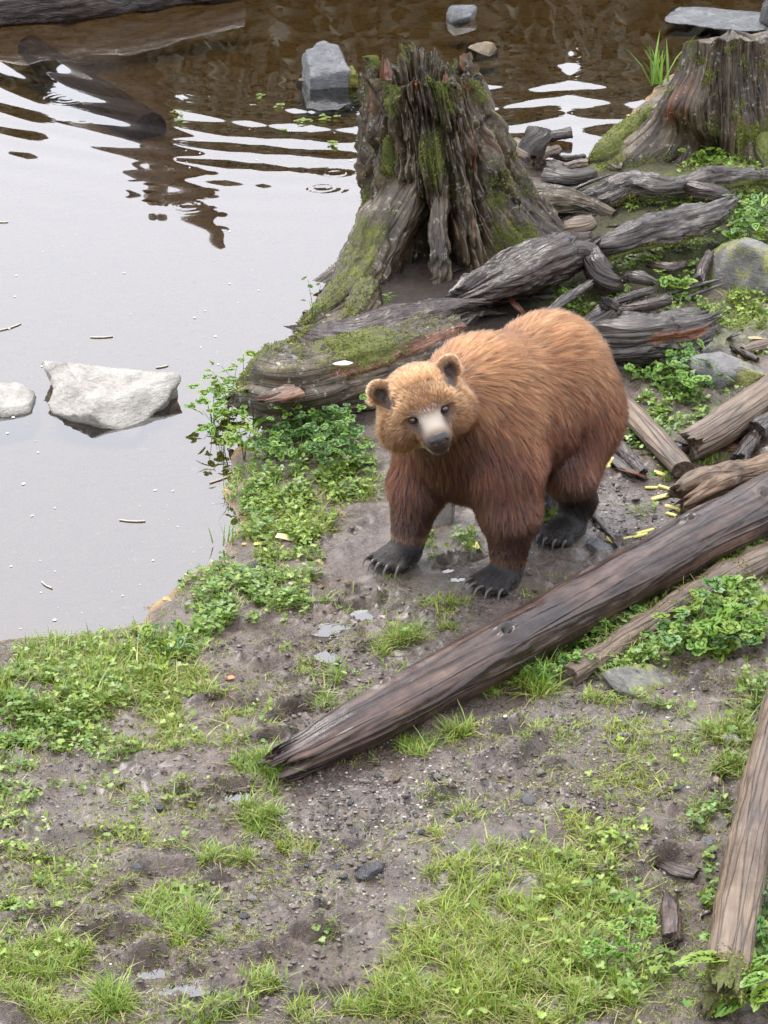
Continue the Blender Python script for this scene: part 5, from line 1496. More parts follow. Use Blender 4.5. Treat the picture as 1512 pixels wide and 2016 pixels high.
plant('lobed_plant', 1235, 1860, 'lobed bright plant beside the short reddish offcut', 0.09, 0.09, 9, 0.034, (0,), ('bright', 'lime'), None, 3)
plant('pale_plant', 1395, 868, 'single pale lettuce-like plant beside the smooth log', 0.05, 0.05, 6, 0.05, (1,), ('bright', 'blue'), None, 3)
plant('leafy_plant', 1420, 300, 'fresh green plant at the foot of the sawn stump', 0.22, 0.12, 14, 0.05, (0, 1), ('bright', 'blue'), None, 4)
plant('leafy_plant', 1395, 325, 'low leafy plant in front of the sawn stump hollow', 0.12, 0.14, 12, 0.05, (0, 1), ('bright', 'lime'), None, 4)
plant('leafy_plant', 1310, 575, 'pale-leaved plant on the moss between silver root and split driftwood', 0.10, 0.12, 9, 0.05, (1, 2), ('lime', 'bright'), None, 4)
plant('seedling', 1115, 600, 'small bright seedling beside the grey leaning stick', 0.07, 0.05, 5, 0.03, (1,), ('bright',), None, 2)
plant('seedling', 770, 605, 'tiny green seedling in the hollow of the stump', 0.07, 0.04, 4, 0.026, (2,), ('bright',), None, 2)
plant('seedling', 618, 655, 'pale green seedling growing on the driftwood slab', 0.28, 0.05, 6, 0.03, (1,), ('lime', 'blue'), None, 3)

def blade_clump(name, u, v, z, label, n, h, w):
    p = at_z(u, v, z)
    root = empty(name, p)
    tag(root, label, 'grass clump')
    for k in range(n):
        az = np.array([rv.random() * 6.283])
        V, Q, T, C = blades(np.array([[rv.normal(0, .03), rv.normal(0, .03), -0.02]]), az, np.array([h * rv.uniform(.6, 1.1)]), np.array([w]), np.array([rv.uniform(.1, .4)]), BG[None] * rv.uniform(.9, 1.5))
        me = mesh_np('blade', V, [Q, T])
        attr(me, 'tint', C, 'FLOAT_COLOR')
        obj('blade', me, GRASSM, root)
blade_clump('tall_grass_clump', 1298, 160, 0.05, 'tall sword-like grass clump standing beside the sawn stump', 14, 0.42, 0.010)
blade_clump('grass_clump', 1335, 1115, 0.2, 'long dark grass clump hanging behind the peeled log', 12, 0.24, 0.004)
blade_clump('grass_clump', 1065, 1350, 0.14, 'arching grass clump at the shaded side of the peeled log', 10, 0.20, 0.004)
blade_clump('grass_clump', 450, 1065, 0.03, 'grass clump leaning over the waterline', 10, 0.16, 0.004)

# straw lying on the half-buried pole
def straw():
    n = 420
    t = rv.random(n)
    u = 1130 + 340 * t + rv.normal(0, 14, n); v = 1325 - 205 * t + rv.normal(0, 14, n)
    P = on_ground(u, v)
    P[:, 2] += 0.02 + 0.055 * rv.random(n)
    V, Q, T, C = blades(P, rv.random(n) * 6.283, rv.uniform(.02, .06, n), np.full(n, .0014), rv.uniform(1.85, 2.0, n), ST[None] * rv.uniform(.5, 1.1, (n, 1)), curl=-.35)
    me = mesh_np('straw', V, [Q, T])
    attr(me, 'tint', C, 'FLOAT_COLOR')
    tag(obj('straw', me, GRASSM), 'dry straw strewn over the half-buried pole', 'straw', kind='stuff')
straw()

# ------------------------------------------------------------------ fruit peelings, shells, fallen leaves, things afloat
peel_m = simple_mat('fruit_flesh', (0.62, 0.55, 0.17), 0.35, 80, 0.2, 0.18)
def strip(name, u, v, l, w, t, a, bend, mat, label, cat, group=None, dz=0.006):
    p = ground_hit(u, v, 0)
    k = 9
    V = []
    for i in range(k):
        s = i / (k - 1) - 0.5
        th = bend * s
        cx, cy = l * s, l * bend * 0.5 * (0.25 - s * s)
        ww = w * (0.75 + 0.25 * math.cos(s * 2.6))
        for (du, dz_) in ((-1, 0), (-0.8, t), (0.8, t), (1, 0), (0.8, -t * 0.5), (-0.8, -t * 0.5)):
            V.append((cx - math.sin(th) * du * ww, cy + math.cos(th) * du * ww, dz_ + 0.25 * l * bend * s * s * 0.5))
    F = [(i * 6 + q, i * 6 + (q + 1) % 6, (i + 1) * 6 + (q + 1) % 6, (i + 1) * 6 + q) for i in range(k - 1) for q in range(6)]
    V = np.array(V)
    me = mesh_np(name, V, [np.array(F)[:, ::-1], np.array([[0, 1, 2, 3], [0, 3, 4, 5], [48, 51, 50, 49], [48, 53, 52, 51]])])
    o = obj(name, me, mat, loc=(p[0], p[1], p[2] + dz), rot=(rv.normal(0, .12), rv.normal(0, .12), a))
    return tag(o, label, cat, group)
PL = 'yellow fruit peeling dropped on the bare mud between the bear and the peeled log'
for u, v, l, w, a in [(1285, 963, .07, .010, 0.0), (1310, 963, .07, .009, -.5), (1300, 982, .085, .016, .25), (1330, 1002, .10, .014, -.4), (1322, 1016, .05, .012, -.6), (1285, 925, .07, .020, .9), (1300, 935, .06, .016, -.3), (1200, 912, .08, .010, 1.1), (1188, 920, .06, .012, -.2),
                      (1203, 1065, .06, .012, -.9), (1270, 1050, .09, .010, .4), (1250, 1058, .12, .012, .3), (1345, 1008, .07, .009, -.3)]:
    strip('fruit_peel', u, v, l, w, .007, a, rv.normal(0, .5), peel_m, PL, 'fruit peel', 'fruit peelings by the peeled log')
yl_m = simple_mat('yellow_leaf', (0.55, 0.55, 0.10), 0.4, 60, 0.3, 0.25)
strip('fallen_leaf', 940, 1085, .09, .022, .002, 1.9, .4, yl_m, 'bright yellow fallen leaf between the bear legs', 'fallen leaf')
strip('fallen_leaf', 570, 1062, .12, .020, .002, -.15, .3, simple_mat('pale_leaf', (0.52, 0.50, 0.22), .5, 60, .3, .2), 'pale curled fallen leaf on shore grass', 'fallen leaf')
strip('fallen_leaf', 520, 1072, .09, .016, .002, .1, .3, yl_m, 'yellow blade-like fallen leaf on shore grass', 'fallen leaf')
strip('orange_leaf', 453, 1337, .035, .014, .002, .3, .4, simple_mat('orange_leaf', (0.52, 0.16, 0.06), .5, 60, .2, .2), 'small orange leaf scrap on bare mud', 'fallen leaf')
strip('reed_scrap', 1490, 668, .10, .016, .003, .3, .2, simple_mat('dry_leaf', (0.36, 0.27, 0.14), .6, 60, .2, .2), 'dry tan leaf scrap on bare earth uphill', 'fallen leaf')
shell_m = simple_mat('shell', (0.60, 0.57, 0.52), 0.3, 50, 0.2, 0.12)
p = ground_hit(675, 715, .33)
o = obj('white_feather', rock_mesh('white_feather', (.05, .022, .008), 77, n=14, sub=3), shell_m, loc=p)
tag(o, 'small white shell-like flake lying on the rotten log', 'flake')

def floats():
    n = 190
    u = np.concatenate([rv.uniform(0, 560, n - 60), rv.uniform(350, 720, 60)]); v = np.concatenate([rv.uniform(420, 1240, n - 60), rv.uniform(150, 330, 60)])
    P = np.array([at_z(a, b, 0.003) for a, b in zip(u, v)])
    P = P[land_dist(P[:, 0], P[:, 1]) < -0.03]
    k = 6
    V, F = [], []
    for i, p in enumerate(P):
        r = 0.002 + 0.009 * rv.random() ** 4
        a = rv.random() * 6.28; e = rv.uniform(.4, 1)
        th = np.linspace(0, 2 * math.pi, k, endpoint=False)
        x, y = r * np.cos(th), r * e * np.sin(th)
        V.append(np.stack([p[0] + x * math.cos(a) - y * math.sin(a), p[1] + x * math.sin(a) + y * math.cos(a), np.full(k, p[2])], -1))
        F.append(np.arange(k) + i * k)
    me = mesh_np('floating_specks', np.concatenate(V), np.array(F))
    tag(obj('floating_specks', me, simple_mat('foam_speck', (0.62, 0.62, 0.62), .5, 50, .1, .1)), 'tiny pale specks and foam bits drifting on the pond', 'specks', kind='stuff')
floats()
twig_m = simple_mat('bleached_twig', (0.42, 0.39, 0.33), .5, 80, .3, .2)
for u, v, a, l, lab in [(20, 645, .75, .16, 'bleached twig afloat uphill of the two pale rocks'), (200, 664, .1, .12, 'short pale twig afloat behind the flat angular rock'), (320, 722, .5, .07, 'tiny twig afloat beside the end of the flat angular rock'), (260, 1026, -.1, .12, 'thin straw afloat on the open grey water'),
                        (90, 1152, -.9, .08, 'short straw afloat near the grassy shore'), (8, 437, .1, .05, 'small white sliver afloat on the pale water'), (455, 935, .9, .26, 'long pale stem arching over the water below the leafy shoots')]:
    p = at_z(u, v, .004)
    V, F = [], []
    for i in range(6):
        s = i / 5 - .5
        for q in range(4):
            V.append((l * s, .3 * l * (s * s) + .004 * math.cos(q * 1.571), .004 * math.sin(q * 1.571)))
    F = [(i * 4 + q, i * 4 + (q + 1) % 4, i * 4 + 4 + (q + 1) % 4, i * 4 + 4 + q) for i in range(5) for q in range(4)]
    tag(obj('floating_twig', mesh_np('floating_twig', np.array(V), np.array(F)), twig_m, loc=p, rot=(0, 0, a)), lab, 'twig')
for u, v, s in [(600, 238, .03), (650, 232, .03), (510, 190, .022), (550, 210, .022), (560, 260, .02), (660, 285, .03), (355, 240, .02), (345, 222, .02)]:
    p = at_z(u, v, .006)
    r = empty('water_weed', p, rv.random() * 6)
    tag(r, 'small green sprig of water weed floating on the brown shallows', 'plant', 'water weed sprigs in the shallows')
    for k in range(5):
        o = bpy.data.objects.new('leaf', LEAFS[(2 if k % 2 else 0, 'lime')])
        COL.objects.link(o); o.parent = r
        o.location = (rv.normal(0, s * 1.3), rv.normal(0, s * 0.9), .004 + .003 * k)
        o.scale = (s, s, s * .4)
        o.rotation_euler = (0, 0, rv.random() * 6)

# ------------------------------------------------------------------ the bear
def surface_nets(D, org, h):
    s = D < 0
    nx, ny, nz = D.shape
    cnt = np.zeros((nx - 1, ny - 1, nz - 1), np.int8)
    for dx in (0, 1):
        for dy in (0, 1):
            for dz in (0, 1):
                cnt += s[dx:nx - 1 + dx, dy:ny - 1 + dy, dz:nz - 1 + dz]
    act = (cnt > 0) & (cnt < 8)
    I = np.argwhere(act)
    idx = np.full(act.shape, -1, np.int64)
    idx[act] = np.arange(len(I))
    acc = np.zeros((len(I), 3))
    n = np.zeros(len(I))
    cor = [(a, b, c) for a in (0, 1) for b in (0, 1) for c in (0, 1)]
    for a in cor:
        for b in cor:
            if sum(abs(np.subtract(a, b))) != 1 or a > b:
                continue
            da = D[tuple((I + a).T)]
            db = D[tuple((I + b).T)]
            x = (da < 0) != (db < 0)
            t = np.where(x, da / np.where(x, da - db, 1), 0)
            p = np.array(a) + t[:, None] * (np.array(b) - np.array(a))
            acc += p * x[:, None]
            n += x
    V = org + h * (I + acc / n[:, None])
    F = []
    for ax in range(3):
        o1, o2 = [(1, 2), (2, 0), (0, 1)][ax]
        sl0 = [slice(1, -1)] * 3
        sl1 = [slice(1, -1)] * 3
        sl0[ax] = slice(0, -1)
        sl1[ax] = slice(1, None)
        a, b = s[tuple(sl0)], s[tuple(sl1)]
        for flip, m in ((False, a & ~b), (True, ~a & b)):
            E = np.argwhere(m) + 1
            E[:, ax] -= 1
            e1 = np.zeros(3, int); e1[o1] = 1
            e2 = np.zeros(3, int); e2[o2] = 1
            q = [idx[tuple((E - e1 - e2).T)], idx[tuple((E - e2).T)], idx[tuple(E.T)], idx[tuple((E - e1).T)]]
            if flip:
                q = q[::-1]
            F.append(np.stack(q, -1))
    return V, np.concatenate(F)

def sd_ell(P, c, r, R=None):
    q = P - np.asarray(c, np.float32)
    if R is not None:
        q = q @ np.asarray(R, np.float32).T
    r = np.asarray(r, np.float32)
    k0 = np.linalg.norm(q / r, axis=-1)
    k1 = np.linalg.norm(q / (r * r), axis=-1)
    return k0 * (k0 - 1) / np.maximum(k1, 1e-6)

def sd_cone(P, a, b, ra, rb):
    a = np.asarray(a, np.float32); b = np.asarray(b, np.float32)
    ba = b - a
    t = np.clip(((P - a) @ ba) / (ba @ ba), 0, 1)
    return np.linalg.norm(P - a - t[..., None] * ba, axis=-1) - (ra + (rb - ra) * t)

def smin(a, b, k):
    h = np.clip(0.5 + 0.5 * (b - a) / k, 0, 1)
    return b + (a - b) * h - k * h * (1 - h)

BEAR_O = np.array([0.28, -0.60])
BF = np.array([-0.6442, -0.7649]); BL = np.array([0.7649, -0.6442])
BEAR_ROT = math.atan2(BF[1], BF[0])

def to_bear(w, z0):
    d = np.asarray(w[:2]) - BEAR_O
    return np.array([d @ BF, d @ BL, w[2] - z0])

def build_bear(z0):
    # head frame (bear coordinates: forward, left, up)
    Hc = to_bear((0.156, -0.85, 1.022), z0)
    hy = np.array([0.22, -0.965, -0.10]); hy /= np.linalg.norm(hy)      # where the nose points (world)
    hx = 0.951 * _rt + 0.309 * _up
    hx -= hy * (hx @ hy); hx /= np.linalg.norm(hx)
    hz = np.cross(hy, hx) * 1.0
    if hz[2] < 0: hz = -hz
    rotw = lambda v: np.array([v[:2] @ BF, v[:2] @ BL, v[2]])
    HX, HY, HZ = rotw(hx), rotw(hy), rotw(hz)
    HM = np.stack([HX, HY, HZ])             # rows: head axes; local = HM @ (p - Hc)
    hp = lambda x, a, z: Hc + x * HX + a * HY + z * HZ

    paws = {  # forward, left
        'FR': (0.075, -0.215), 'FL': (-0.03, 0.25), 'HL': (-0.575, 0.175), 'HR': (-0.83, -0.13)}

    def body_sdf(P):
        d = sd_ell(P, (-0.17, 0, 0.615), (0.28, 0.25, 0.325))                       # chest
        d = smin(d, sd_ell(P, (-0.22, -0.02, 0.84), (0.22, 0.17, 0.14)), 0.12)         # hump
        d = smin(d, sd_ell(P, (-0.48, 0, 0.60), (0.42, 0.275, 0.31)), 0.12)        # belly
        d = smin(d, sd_ell(P, (-0.71, -0.02, 0.64), (0.26, 0.26, 0.305)), 0.12)        # rump
        d = smin(d, sd_cone(P, (-0.14, 0.02, 0.66), hp(0, -0.08, -0.04), 0.225, 0.15), 0.10)   # neck
        # front legs
        for side, key, sh in ((1, 'FL', 0.19), (-1, 'FR', -0.19)):
            f, l = paws[key]
            d = smin(d, sd_ell(P, (-0.14, sh, 0.52), (0.17, 0.11, 0.24)), 0.08)
            el = (0.5 * (f - 0.17), 0.15 * sh + 0.85 * l, 0.33)
            wr = (f - 0.055, l, 0.085)
            d = smin(d, sd_cone(P, (-0.12, sh * 1.05, 0.50), el, 0.135, 0.112), 0.08)
            d = smin(d, sd_cone(P, el, wr, 0.112, 0.070), 0.05)
        # hind legs
        for key, hip, knee, hock in (('HL', (-0.73, 0.15, 0.52), (-0.58, 0.19, 0.34), (-0.68, 0.175, 0.15)),
                                     ('HR', (-0.80, -0.15, 0.52), (-0.74, -0.18, 0.34), (-0.93, -0.14, 0.16))):
            f, l = paws[key]
            d = smin(d, sd_ell(P, hip, (0.19, 0.13, 0.22)), 0.08)
            d = smin(d, sd_cone(P, hip, knee, 0.15, 0.12), 0.07)
            d = smin(d, sd_cone(P, knee, hock, 0.11, 0.070), 0.05)
            d = smin(d, sd_cone(P, hock, (f - 0.06, l, 0.055), 0.068, 0.06), 0.05)
        # paws with toe ridges
        for key, (f, l) in paws.items():
            fr = key[0] == 'F'
            d = smin(d, sd_ell(P, (f, l, 0.040), (0.10 if fr else 0.115, 0.085, 0.048)), 0.03)
            for k in range(5):
                s = (k - 2) / 2
                d = smin(d, sd_cone(P, (f + 0.02, l + s * 0.055, 0.04), (f + 0.105 - 0.028 * s * s, l + s * 0.078, 0.026), 0.026, 0.024), 0.012)
        # tail
        d = smin(d, sd_cone(P, (-0.96, 0, 0.66), (-1.03, 0, 0.56), 0.06, 0.035), 0.05)
        # head
        Q = (P - Hc.astype(np.float32)) @ HM.T.astype(np.float32)
        e = sd_ell(Q, (0, -0.01, 0.005), (0.154, 0.15, 0.130))
        for s in (-1, 1):
            e = smin(e, sd_ell(Q, (s * 0.100, 0.02, -0.060), (0.090, 0.09, 0.092)), 0.06)
            e = smin(e, sd_ell(Q, (s * 0.06, 0.085, 0.048), (0.055, 0.045, 0.036)), 0.04)
        e = smin(e, sd_cone(Q, (0, 0.06, -0.025), (0, 0.200, -0.048), 0.094, 0.061), 0.045)
        e = smin(e, sd_cone(Q, (0, 0.04, -0.09), (0, 0.180, -0.100), 0.074, 0.040), 0.03)
        for s in (-1, 1):     # eye sockets, cheeks of the muzzle
            e = np.maximum(e, -(sd_ell(Q, (s * 0.064, 0.142, 0.012), (0.020, 0.026, 0.017)))) if False else e
            g = sd_ell(Q, (s * 0.068, 0.135, 0.010), (0.024, 0.030, 0.020))
            h = np.clip(0.5 - 0.5 * (e + g) / 0.02, 0, 1)
            e = e + (-g - e) * h + 0.02 * h * (1 - h)
        d = smin(d, e, 0.06)
        for s in (-1, 1):     # ears
            R = np.array([[1, 0, 0], [0, 1, 0], [0, 0, 1.0]])
            ca, sa = math.cos(s * 0.55), math.sin(s * 0.55)
            R = np.array([[ca, 0, -sa], [0, 1, 0], [sa, 0, ca]])
            c = (s * 0.146, -0.055, 0.084)
            g = sd_ell(Q, c, (0.050, 0.032, 0.060), R)
            cup = sd_ell(Q, (s * 0.149, -0.018, 0.086), (0.032, 0.030, 0.042), R)
            g = np.maximum(g, -cup)
            d = smin(d, g, 0.018)
        return d

    h = 0.0105
    lo = np.array([-1.16, -0.42, -0.01]); hi = np.array([0.66, 0.50, 1.10])
    dims = np.ceil((hi - lo) / h).astype(int)
    ax = [lo[i] + h * np.arange(dims[i]) for i in range(3)]
    D = np.empty(tuple(dims), np.float32)
    for i0 in range(0, dims[0], 24):
        G = np.stack(np.meshgrid(ax[0][i0:i0 + 24], ax[1], ax[2], indexing='ij'), -1).astype(np.float32)
        D[i0:i0 + 24] = body_sdf(G)
    V, Fq = surface_nets(D, lo, h)
    me = mesh_np('bear_body', V, Fq)
    # normals from the field
    e = 0.006
    nrm = np.stack([body_sdf((V + e * np.eye(3)[i]).astype(np.float32)) - body_sdf((V - e * np.eye(3)[i]).astype(np.float32)) for i in range(3)], -1)
    nrm /= np.linalg.norm(nrm, axis=1)[:, None] + 1e-9

    # ---- regions -> coat colour and hair length
    def coat(P, Nn):
        Q = (P - Hc) @ HM.T
        head = smooth(0.20, 0.15, np.linalg.norm(Q / np.array([1.15, 1.35, 1.05]), axis=1))
        earm = smooth(0.095, 0.075, np.linalg.norm(np.stack([np.abs(Q[:, 0]) - 0.150, (Q[:, 1] + 0.045) * 1.2, Q[:, 2] - 0.092], -1), axis=1))
        head = np.maximum(head, earm)
        z = P[:, 2]
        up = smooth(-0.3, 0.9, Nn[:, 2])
        nz = fbm(P * 7.0, 3)
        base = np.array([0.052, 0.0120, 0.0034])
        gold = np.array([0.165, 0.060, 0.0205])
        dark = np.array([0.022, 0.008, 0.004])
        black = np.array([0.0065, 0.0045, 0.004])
        c = base + (gold - base) * np.clip(up * smooth(0.54, 0.94, z) * 0.95 + 0.10 * nz, 0, 1)[:, None]  # golden-tan back, with highlights on upward-facing fur put into the colour
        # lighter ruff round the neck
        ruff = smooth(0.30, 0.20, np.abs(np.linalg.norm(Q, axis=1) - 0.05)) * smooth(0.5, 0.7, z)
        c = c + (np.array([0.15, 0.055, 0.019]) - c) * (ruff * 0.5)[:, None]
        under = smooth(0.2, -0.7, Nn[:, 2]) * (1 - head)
        c = c + (dark - c) * (under * 0.85)[:, None]  # belly shading put into the coat: darker where it faces down
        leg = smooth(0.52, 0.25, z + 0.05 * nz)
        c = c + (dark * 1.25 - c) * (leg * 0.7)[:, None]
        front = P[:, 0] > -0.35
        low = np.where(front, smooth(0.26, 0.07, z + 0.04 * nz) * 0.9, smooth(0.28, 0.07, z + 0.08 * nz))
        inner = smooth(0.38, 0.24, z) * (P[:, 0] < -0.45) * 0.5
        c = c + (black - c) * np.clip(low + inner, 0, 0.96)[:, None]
        cuff = smooth(0.035, 0.0, np.abs(z - 0.125)) * front * 0.55
        c = c + (np.array([0.20, 0.085, 0.035]) - c) * cuff[:, None]
        pad = smooth(0.10, 0.075, z)
        c = c + (black - c) * (pad * 0.97)[:, None]
        # head colours
        x, a, zz = np.abs(Q[:, 0]), Q[:, 1], Q[:, 2]
        tan = np.array([0.165, 0.074, 0.028])
        hc = np.repeat(tan[None], len(P), 0)
        cheek = smooth(0.02, -0.07, zz) * smooth(0.05, 0.10, x)
        hc = hc + (np.array([0.095, 0.034, 0.012]) - hc) * (cheek * 0.75)[:, None]
        mid = np.exp(-(x / 0.026) ** 2) * smooth(0.030, 0.055, zz) * smooth(0.125, 0.085, zz)
        hc = hc + (np.array([0.16, 0.062, 0.026]) - hc) * (mid * 0.85)[:, None]
        chin = smooth(-0.05, -0.11, zz) * smooth(0.06, 0.03, x)
        hc = hc + (np.array([0.24, 0.125, 0.055]) - hc) * (chin * 0.6)[:, None]
        bridge = smooth(0.066, 0.040, x) * smooth(0.075, 0.115, a) * smooth(0.055, 0.018, zz)
        hc = hc + (np.array([0.55, 0.47, 0.38]) - hc) * (bridge * 0.95)[:, None]
        eye = np.exp(-((x - 0.066) ** 2 + (zz - 0.001) ** 2) / 0.022 ** 2) * smooth(0.05, 0.09, a)
        hc = hc + (np.array([0.085, 0.055, 0.045]) - hc) * np.clip(eye * 1.15, 0, 0.92)[:, None]
        lip = smooth(0.135, 0.175, a) * smooth(-0.062, -0.074, zz) * smooth(-0.112, -0.098, zz)
        hc = hc + (np.array([0.075, 0.06, 0.055]) - hc) * (lip * 0.85)[:, None]
        earin = smooth(0.036, 0.020, np.linalg.norm((Q - np.stack([np.sign(Q[:, 0]) * 0.147, Q[:, 1], np.full(len(Q), 0.080)], -1))[:, [0, 2]] / np.array([1.0, 1.2]), axis=1)) * (a > -0.062) * (zz > 0.03) * (x > 0.1)
        hc = hc + (np.array([0.030, 0.014, 0.008]) - hc) * (earin * 0.95)[:, None]
        rim = (x > 0.115) * smooth(0.07, 0.10, zz) * (1 - earin)
        hc = hc + (np.array([0.25, 0.125, 0.048]) - hc) * (rim * 0.7)[:, None]
        c = c + (hc - c) * head[:, None]
        # lengths
        L = 0.058 + 0.014 * up
        L = np.where(z < 0.45, 0.026 + 0.03 * smooth(0.12, 0.42, z), L)
        L = L * np.where(z < 0.09, 0.75, 1)
        Lh = 0.030 + 0.018 * smooth(0.09, 0.15, x) * smooth(0.06, -0.05, zz)
        Lh = np.where(a > 0.06, 0.021, Lh)
        Lh = np.where((a > 0.10) & (x < 0.075) & (zz < 0.035), 0.012, Lh)
        Lh = np.where((np.linalg.norm(np.stack([x - 0.066, a - 0.115, zz - 0.006], -1), axis=1) < 0.036), 0.004, Lh)
        Lh = np.where((zz > 0.07) & (x > 0.10), 0.013, Lh)
        Lh = np.where(earin > 0.5, 0.010, Lh)
        L = L + (Lh - L) * head
        L = np.where((a > 0.175) & (x < 0.06), 0.0025, L)
        return c, L, head, Q

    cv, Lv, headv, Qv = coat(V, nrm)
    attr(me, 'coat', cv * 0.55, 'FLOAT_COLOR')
    m, n_, l_, b_ = mat_new('bear_skin')
    l_.new(attr_node(n_, 'coat', 'Color'), b_.inputs['Base Color'])
    b_.inputs['Roughness'].default_value = 0.7
    bear = obj('brown_bear', me, m, loc=(BEAR_O[0], BEAR_O[1], z0), rot=(0, 0, BEAR_ROT))
    tag(bear, 'large brown bear standing on the muddy bank with its face turned up to the viewer', 'bear')

    # ---- fur
    A = V[Fq[:, 0]]; B = V[Fq[:, 1]]; Cc = V[Fq[:, 2]]; Dd = V[Fq[:, 3]]
    area = 0.5 * np.linalg.norm(np.cross(Cc - A, Dd - B), axis=1)
    hf = headv[Fq[:, 0]]
    wgt = area * (1 + 2.2 * hf) * np.where(V[Fq[:, 0], 2] < 0.02, 0.05, 1)
    NH = 260000
    fi = RNG.choice(len(Fq), NH, p=wgt / wgt.sum())
    ua, ub = RNG.random((2, NH, 1))
    root = (A[fi] * (1 - ua) + B[fi] * ua) * (1 - ub) + (Dd[fi] * (1 - ua) + Cc[fi] * ua) * ub
    nn = nrm[Fq[fi, 0]] * (1 - ua) * (1 - ub) + nrm[Fq[fi, 1]] * ua * (1 - ub) + nrm[Fq[fi, 2]] * ua * ub + nrm[Fq[fi, 3]] * (1 - ua) * ub
    nn /= np.linalg.norm(nn, axis=1)[:, None] + 1e-9
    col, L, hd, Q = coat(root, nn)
    # flow of the coat
    side = smooth(0.9, 0.2, nn[:, 2])[:, None]
    flow = np.array([-0.9, 0, 0]) * (1 - 0.55 * side) + np.array([0, 0, -1.0]) * (0.25 + 0.75 * side)
    legm = smooth(0.45, 0.30, root[:, 2])[:, None]
    flow = flow * (1 - legm) + np.array([-0.15, 0, -1.0]) * legm
    pawm = smooth(0.11, 0.08, root[:, 2])[:, None]
    flow = flow * (1 - pawm) + np.array([1.0, 0, -0.4]) * pawm
    hfl = (Q - np.array([0, 0.21, -0.045])) * np.array([1.0, 1.0, 1.0])
    hfl = hfl / (np.linalg.norm(hfl, axis=1)[:, None] + 1e-6) + np.array([0, 0, -0.30])
    flow = flow * (1 - hd[:, None]) + (hfl @ HM) * hd[:, None]
    flow = flow + 0.22 * np.stack([fbm(root * 5 + k * 31, 2) for k in range(3)], -1)
    flow -= nn * np.sum(flow * nn, 1)[:, None]
    flow /= np.linalg.norm(flow, axis=1)[:, None] + 1e-9
    lift = np.where(hd > 0.5, 0.40, 0.31)[:, None] + 0.15 * (RNG.random((NH, 1)) - 0.5)
    d0 = flow * (1 - 0.35 * lift) + nn * lift * 1.15 + 0.10 * RNG.normal(size=(NH, 3))
    d0 /= np.linalg.norm(d0, axis=1)[:, None]
    L = L * (0.65 + 0.55 * RNG.random(NH))
    K = 5
    t = np.linspace(0, 1, K)[None, :, None]
    droop = (flow * 0.35 + np.array([0, 0, -0.20])) * L[:, None]
    pts = root[:, None, :] - 0.004 * nn[:, None, :] + d0[:, None, :] * L[:, None, None] * t + droop[:, None, :] * t ** 2
    # wet clumps: hairs of one tuft lean towards a leader
    NC = 24000
    lead = RNG.choice(NH, NC, replace=False)
    kd = kdtree.KDTree(NC)
    for i, j in enumerate(lead):
        kd.insert(root[j], i)
    kd.balance()
    own = np.array([kd.find(r)[1] for r in root])
    lp = pts[lead][own]
    lroot = root[lead][own]
    cl = (0.25 + 0.45 * RNG.random(NC))[own] * np.where(hd > 0.5, 0.75, 1.0) * smooth(0.006, 0.02, L)
    lsc = (L / (np.linalg.norm(pts[lead][:, -1] - root[lead], axis=1)[own] + 1e-6))
    target = lroot[:, None, :] + (lp - lroot[:, None, :]) * np.clip(lsc, 0.4, 1.3)[:, None, None]
    pts = pts + (target - pts) * cl[:, None, None] * (t ** 1.3)
    # keep off the skin's inside: nothing to do, hairs lean outward
    hue = (1 + 0.22 * RNG.normal(size=(NH, 1)))[:, :] * np.exp(0.45 * RNG.normal(size=(NC, 1)))[own]
    pale = np.where(RNG.random((NH, 1)) < 0.10, 1.9, 1.0)  # scattered lighter hairs: strand highlights put into the colour
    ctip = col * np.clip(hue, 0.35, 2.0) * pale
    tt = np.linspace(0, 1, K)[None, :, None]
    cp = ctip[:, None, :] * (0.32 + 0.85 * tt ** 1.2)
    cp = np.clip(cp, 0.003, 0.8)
    hc = bpy.data.hair_curves.new('bear_fur')
    hc.add_curves([K] * NH)
    hc.attributes['position'].data.foreach_set('vector', pts.astype(np.float32).ravel())
    ra = hc.attributes.get('radius') or hc.attributes.new('radius', 'FLOAT', 'POINT')
    rr = np.where(L < 0.02, 0.0006, 0.00075)[:, None] * np.array([1.0, 1.0, 0.9, 0.7, 0.28])[None]
    ra.data.foreach_set('value', rr.astype(np.float32).ravel())
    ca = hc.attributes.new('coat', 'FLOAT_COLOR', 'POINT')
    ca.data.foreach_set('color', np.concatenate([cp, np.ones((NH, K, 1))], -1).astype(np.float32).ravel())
    fm = bpy.data.materials.new('bear_fur')
    fm.use_nodes = True
    fn, fl = fm.node_tree.nodes, fm.node_tree.links
    fn.clear()
    fo = fn.new('ShaderNodeOutputMaterial')
    ph = fn.new('ShaderNodeBsdfHairPrincipled')
    ph.parametrization = 'COLOR'
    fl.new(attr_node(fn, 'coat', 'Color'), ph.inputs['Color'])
    ph.inputs['Roughness'].default_value = 0.30
    ph.inputs['Radial Roughness'].default_value = 0.5
    ph.inputs['Coat'].default_value = 0.0
    fl.new(ph.outputs[0], fo.inputs['Surface'])
    fur = obj('fur', hc, None, bear)
    hc.materials.append(fm)

    # ---- eyes, nose, claws
    em, n_, l_, b_ = mat_new('bear_eye')
    b_.inputs['Base Color'].default_value = (0.03, 0.014, 0.007, 1)
    b_.inputs['Roughness'].default_value = 0.06
    b_.inputs['Coat Weight'].default_value = 0.6
    bm = bmesh.new()
    bmesh.ops.create_uvsphere(bm, u_segments=20, v_segments=14, radius=0.0200)
    for f in bm.faces: f.smooth = True
    eme = bpy.data.meshes.new('bear_eye'); bm.to_mesh(eme); bm.free()
    eme.materials.append(em)
    for s in (-1, 1):
        obj('eye', eme, None, bear, loc=hp(s * 0.066, 0.109, 0.008))
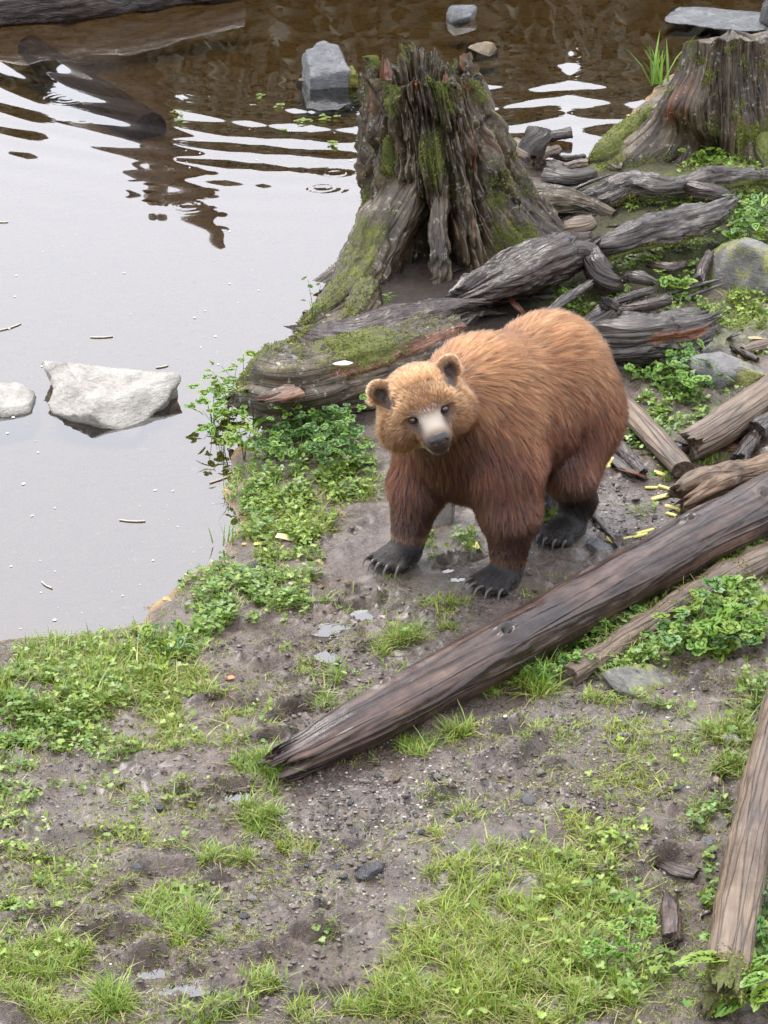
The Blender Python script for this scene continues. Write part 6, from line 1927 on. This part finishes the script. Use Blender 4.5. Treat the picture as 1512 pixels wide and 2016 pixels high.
    # nose pad from its own field
    g = np.stack(np.meshgrid(np.arange(-0.05, 0.05, 0.0025), np.arange(-0.045, 0.045, 0.0025), np.arange(-0.045, 0.04, 0.0025), indexing='ij'), -1)
    dn = sd_ell(g, (0, -0.005, 0.004), (0.038, 0.026, 0.022))
    dn = smin(dn, sd_ell(g, (0, 0.006, -0.012), (0.020, 0.016, 0.020)), 0.012)
    for s in (-1, 1):
        dn = smin(dn, sd_ell(g, (s * 0.022, 0.004, -0.003), (0.016, 0.016, 0.016)), 0.008)
        ho = sd_ell(g, (s * 0.019, 0.021, -0.004), (0.0095, 0.014, 0.0075))
        dn = np.maximum(dn, -ho)
    nv, nf = surface_nets(dn.astype(np.float32), np.array([-0.05, -0.045, -0.045]), 0.0025)
    nw = np.array([hp(1.15 * v[0], 0.243 + v[1], -0.036 + 1.12 * v[2]) for v in nv])
    nme = mesh_np('bear_nose', nw, nf)
    nm, n_, l_, b_ = mat_new('bear_nose')
    b_.inputs['Base Color'].default_value = (0.022, 0.018, 0.018, 1)
    b_.inputs['Roughness'].default_value = 0.32
    tcn = N(n_, 'ShaderNodeTexCoord')
    l_.new(bump(n_, l_, texnoise(n_, l_, tcn.outputs['Object'], 350), 0.4, 0.002), b_.inputs['Normal'])
    obj('nose', nme, nm, bear)
    cm, n_, l_, b_ = mat_new('bear_claw')
    b_.inputs['Base Color'].default_value = (0.06, 0.05, 0.043, 1)
    b_.inputs['Roughness'].default_value = 0.28
    for key, (f, l) in paws.items():
        fr = key[0] == 'F'
        ln = 0.062 if fr else 0.040
        for k in range(5):
            s = (k - 2) / 2
            a0 = np.array([f + 0.112 - 0.028 * s * s, l + s * 0.080, 0.034])
            ang = s * 0.18 + RNG.normal(0, 0.06)
            ln = (0.066 if fr else 0.042) * RNG.uniform(0.85, 1.12)
            ct = np.linspace(0, 1, 8)
            cp_ = np.stack([a0[0] + ln * 0.92 * np.sin(ct * 1.25) * math.cos(ang), a0[1] + ln * 0.92 * np.sin(ct * 1.25) * math.sin(ang), a0[2] + 0.016 * np.sin(ct * 2.4) - 0.040 * ct ** 2], -1)
            rr_ = 0.0115 * (1 - ct * 0.92) ** 0.6 + 0.0008
            ring = []
            for i in range(8):
                for q in range(8):
                    th = q / 8 * 2 * math.pi
                    ring.append(cp_[i] + rr_[i] * np.array([-0.3 * math.sin(th) * ct[i], math.cos(th) * 0.8, math.sin(th)]))
            obj('claw', mesh_np('bear_claw', np.array(ring), grid_faces(8, 8, True)), cm, bear)
    return bear
build_bear(BEAR_Z)
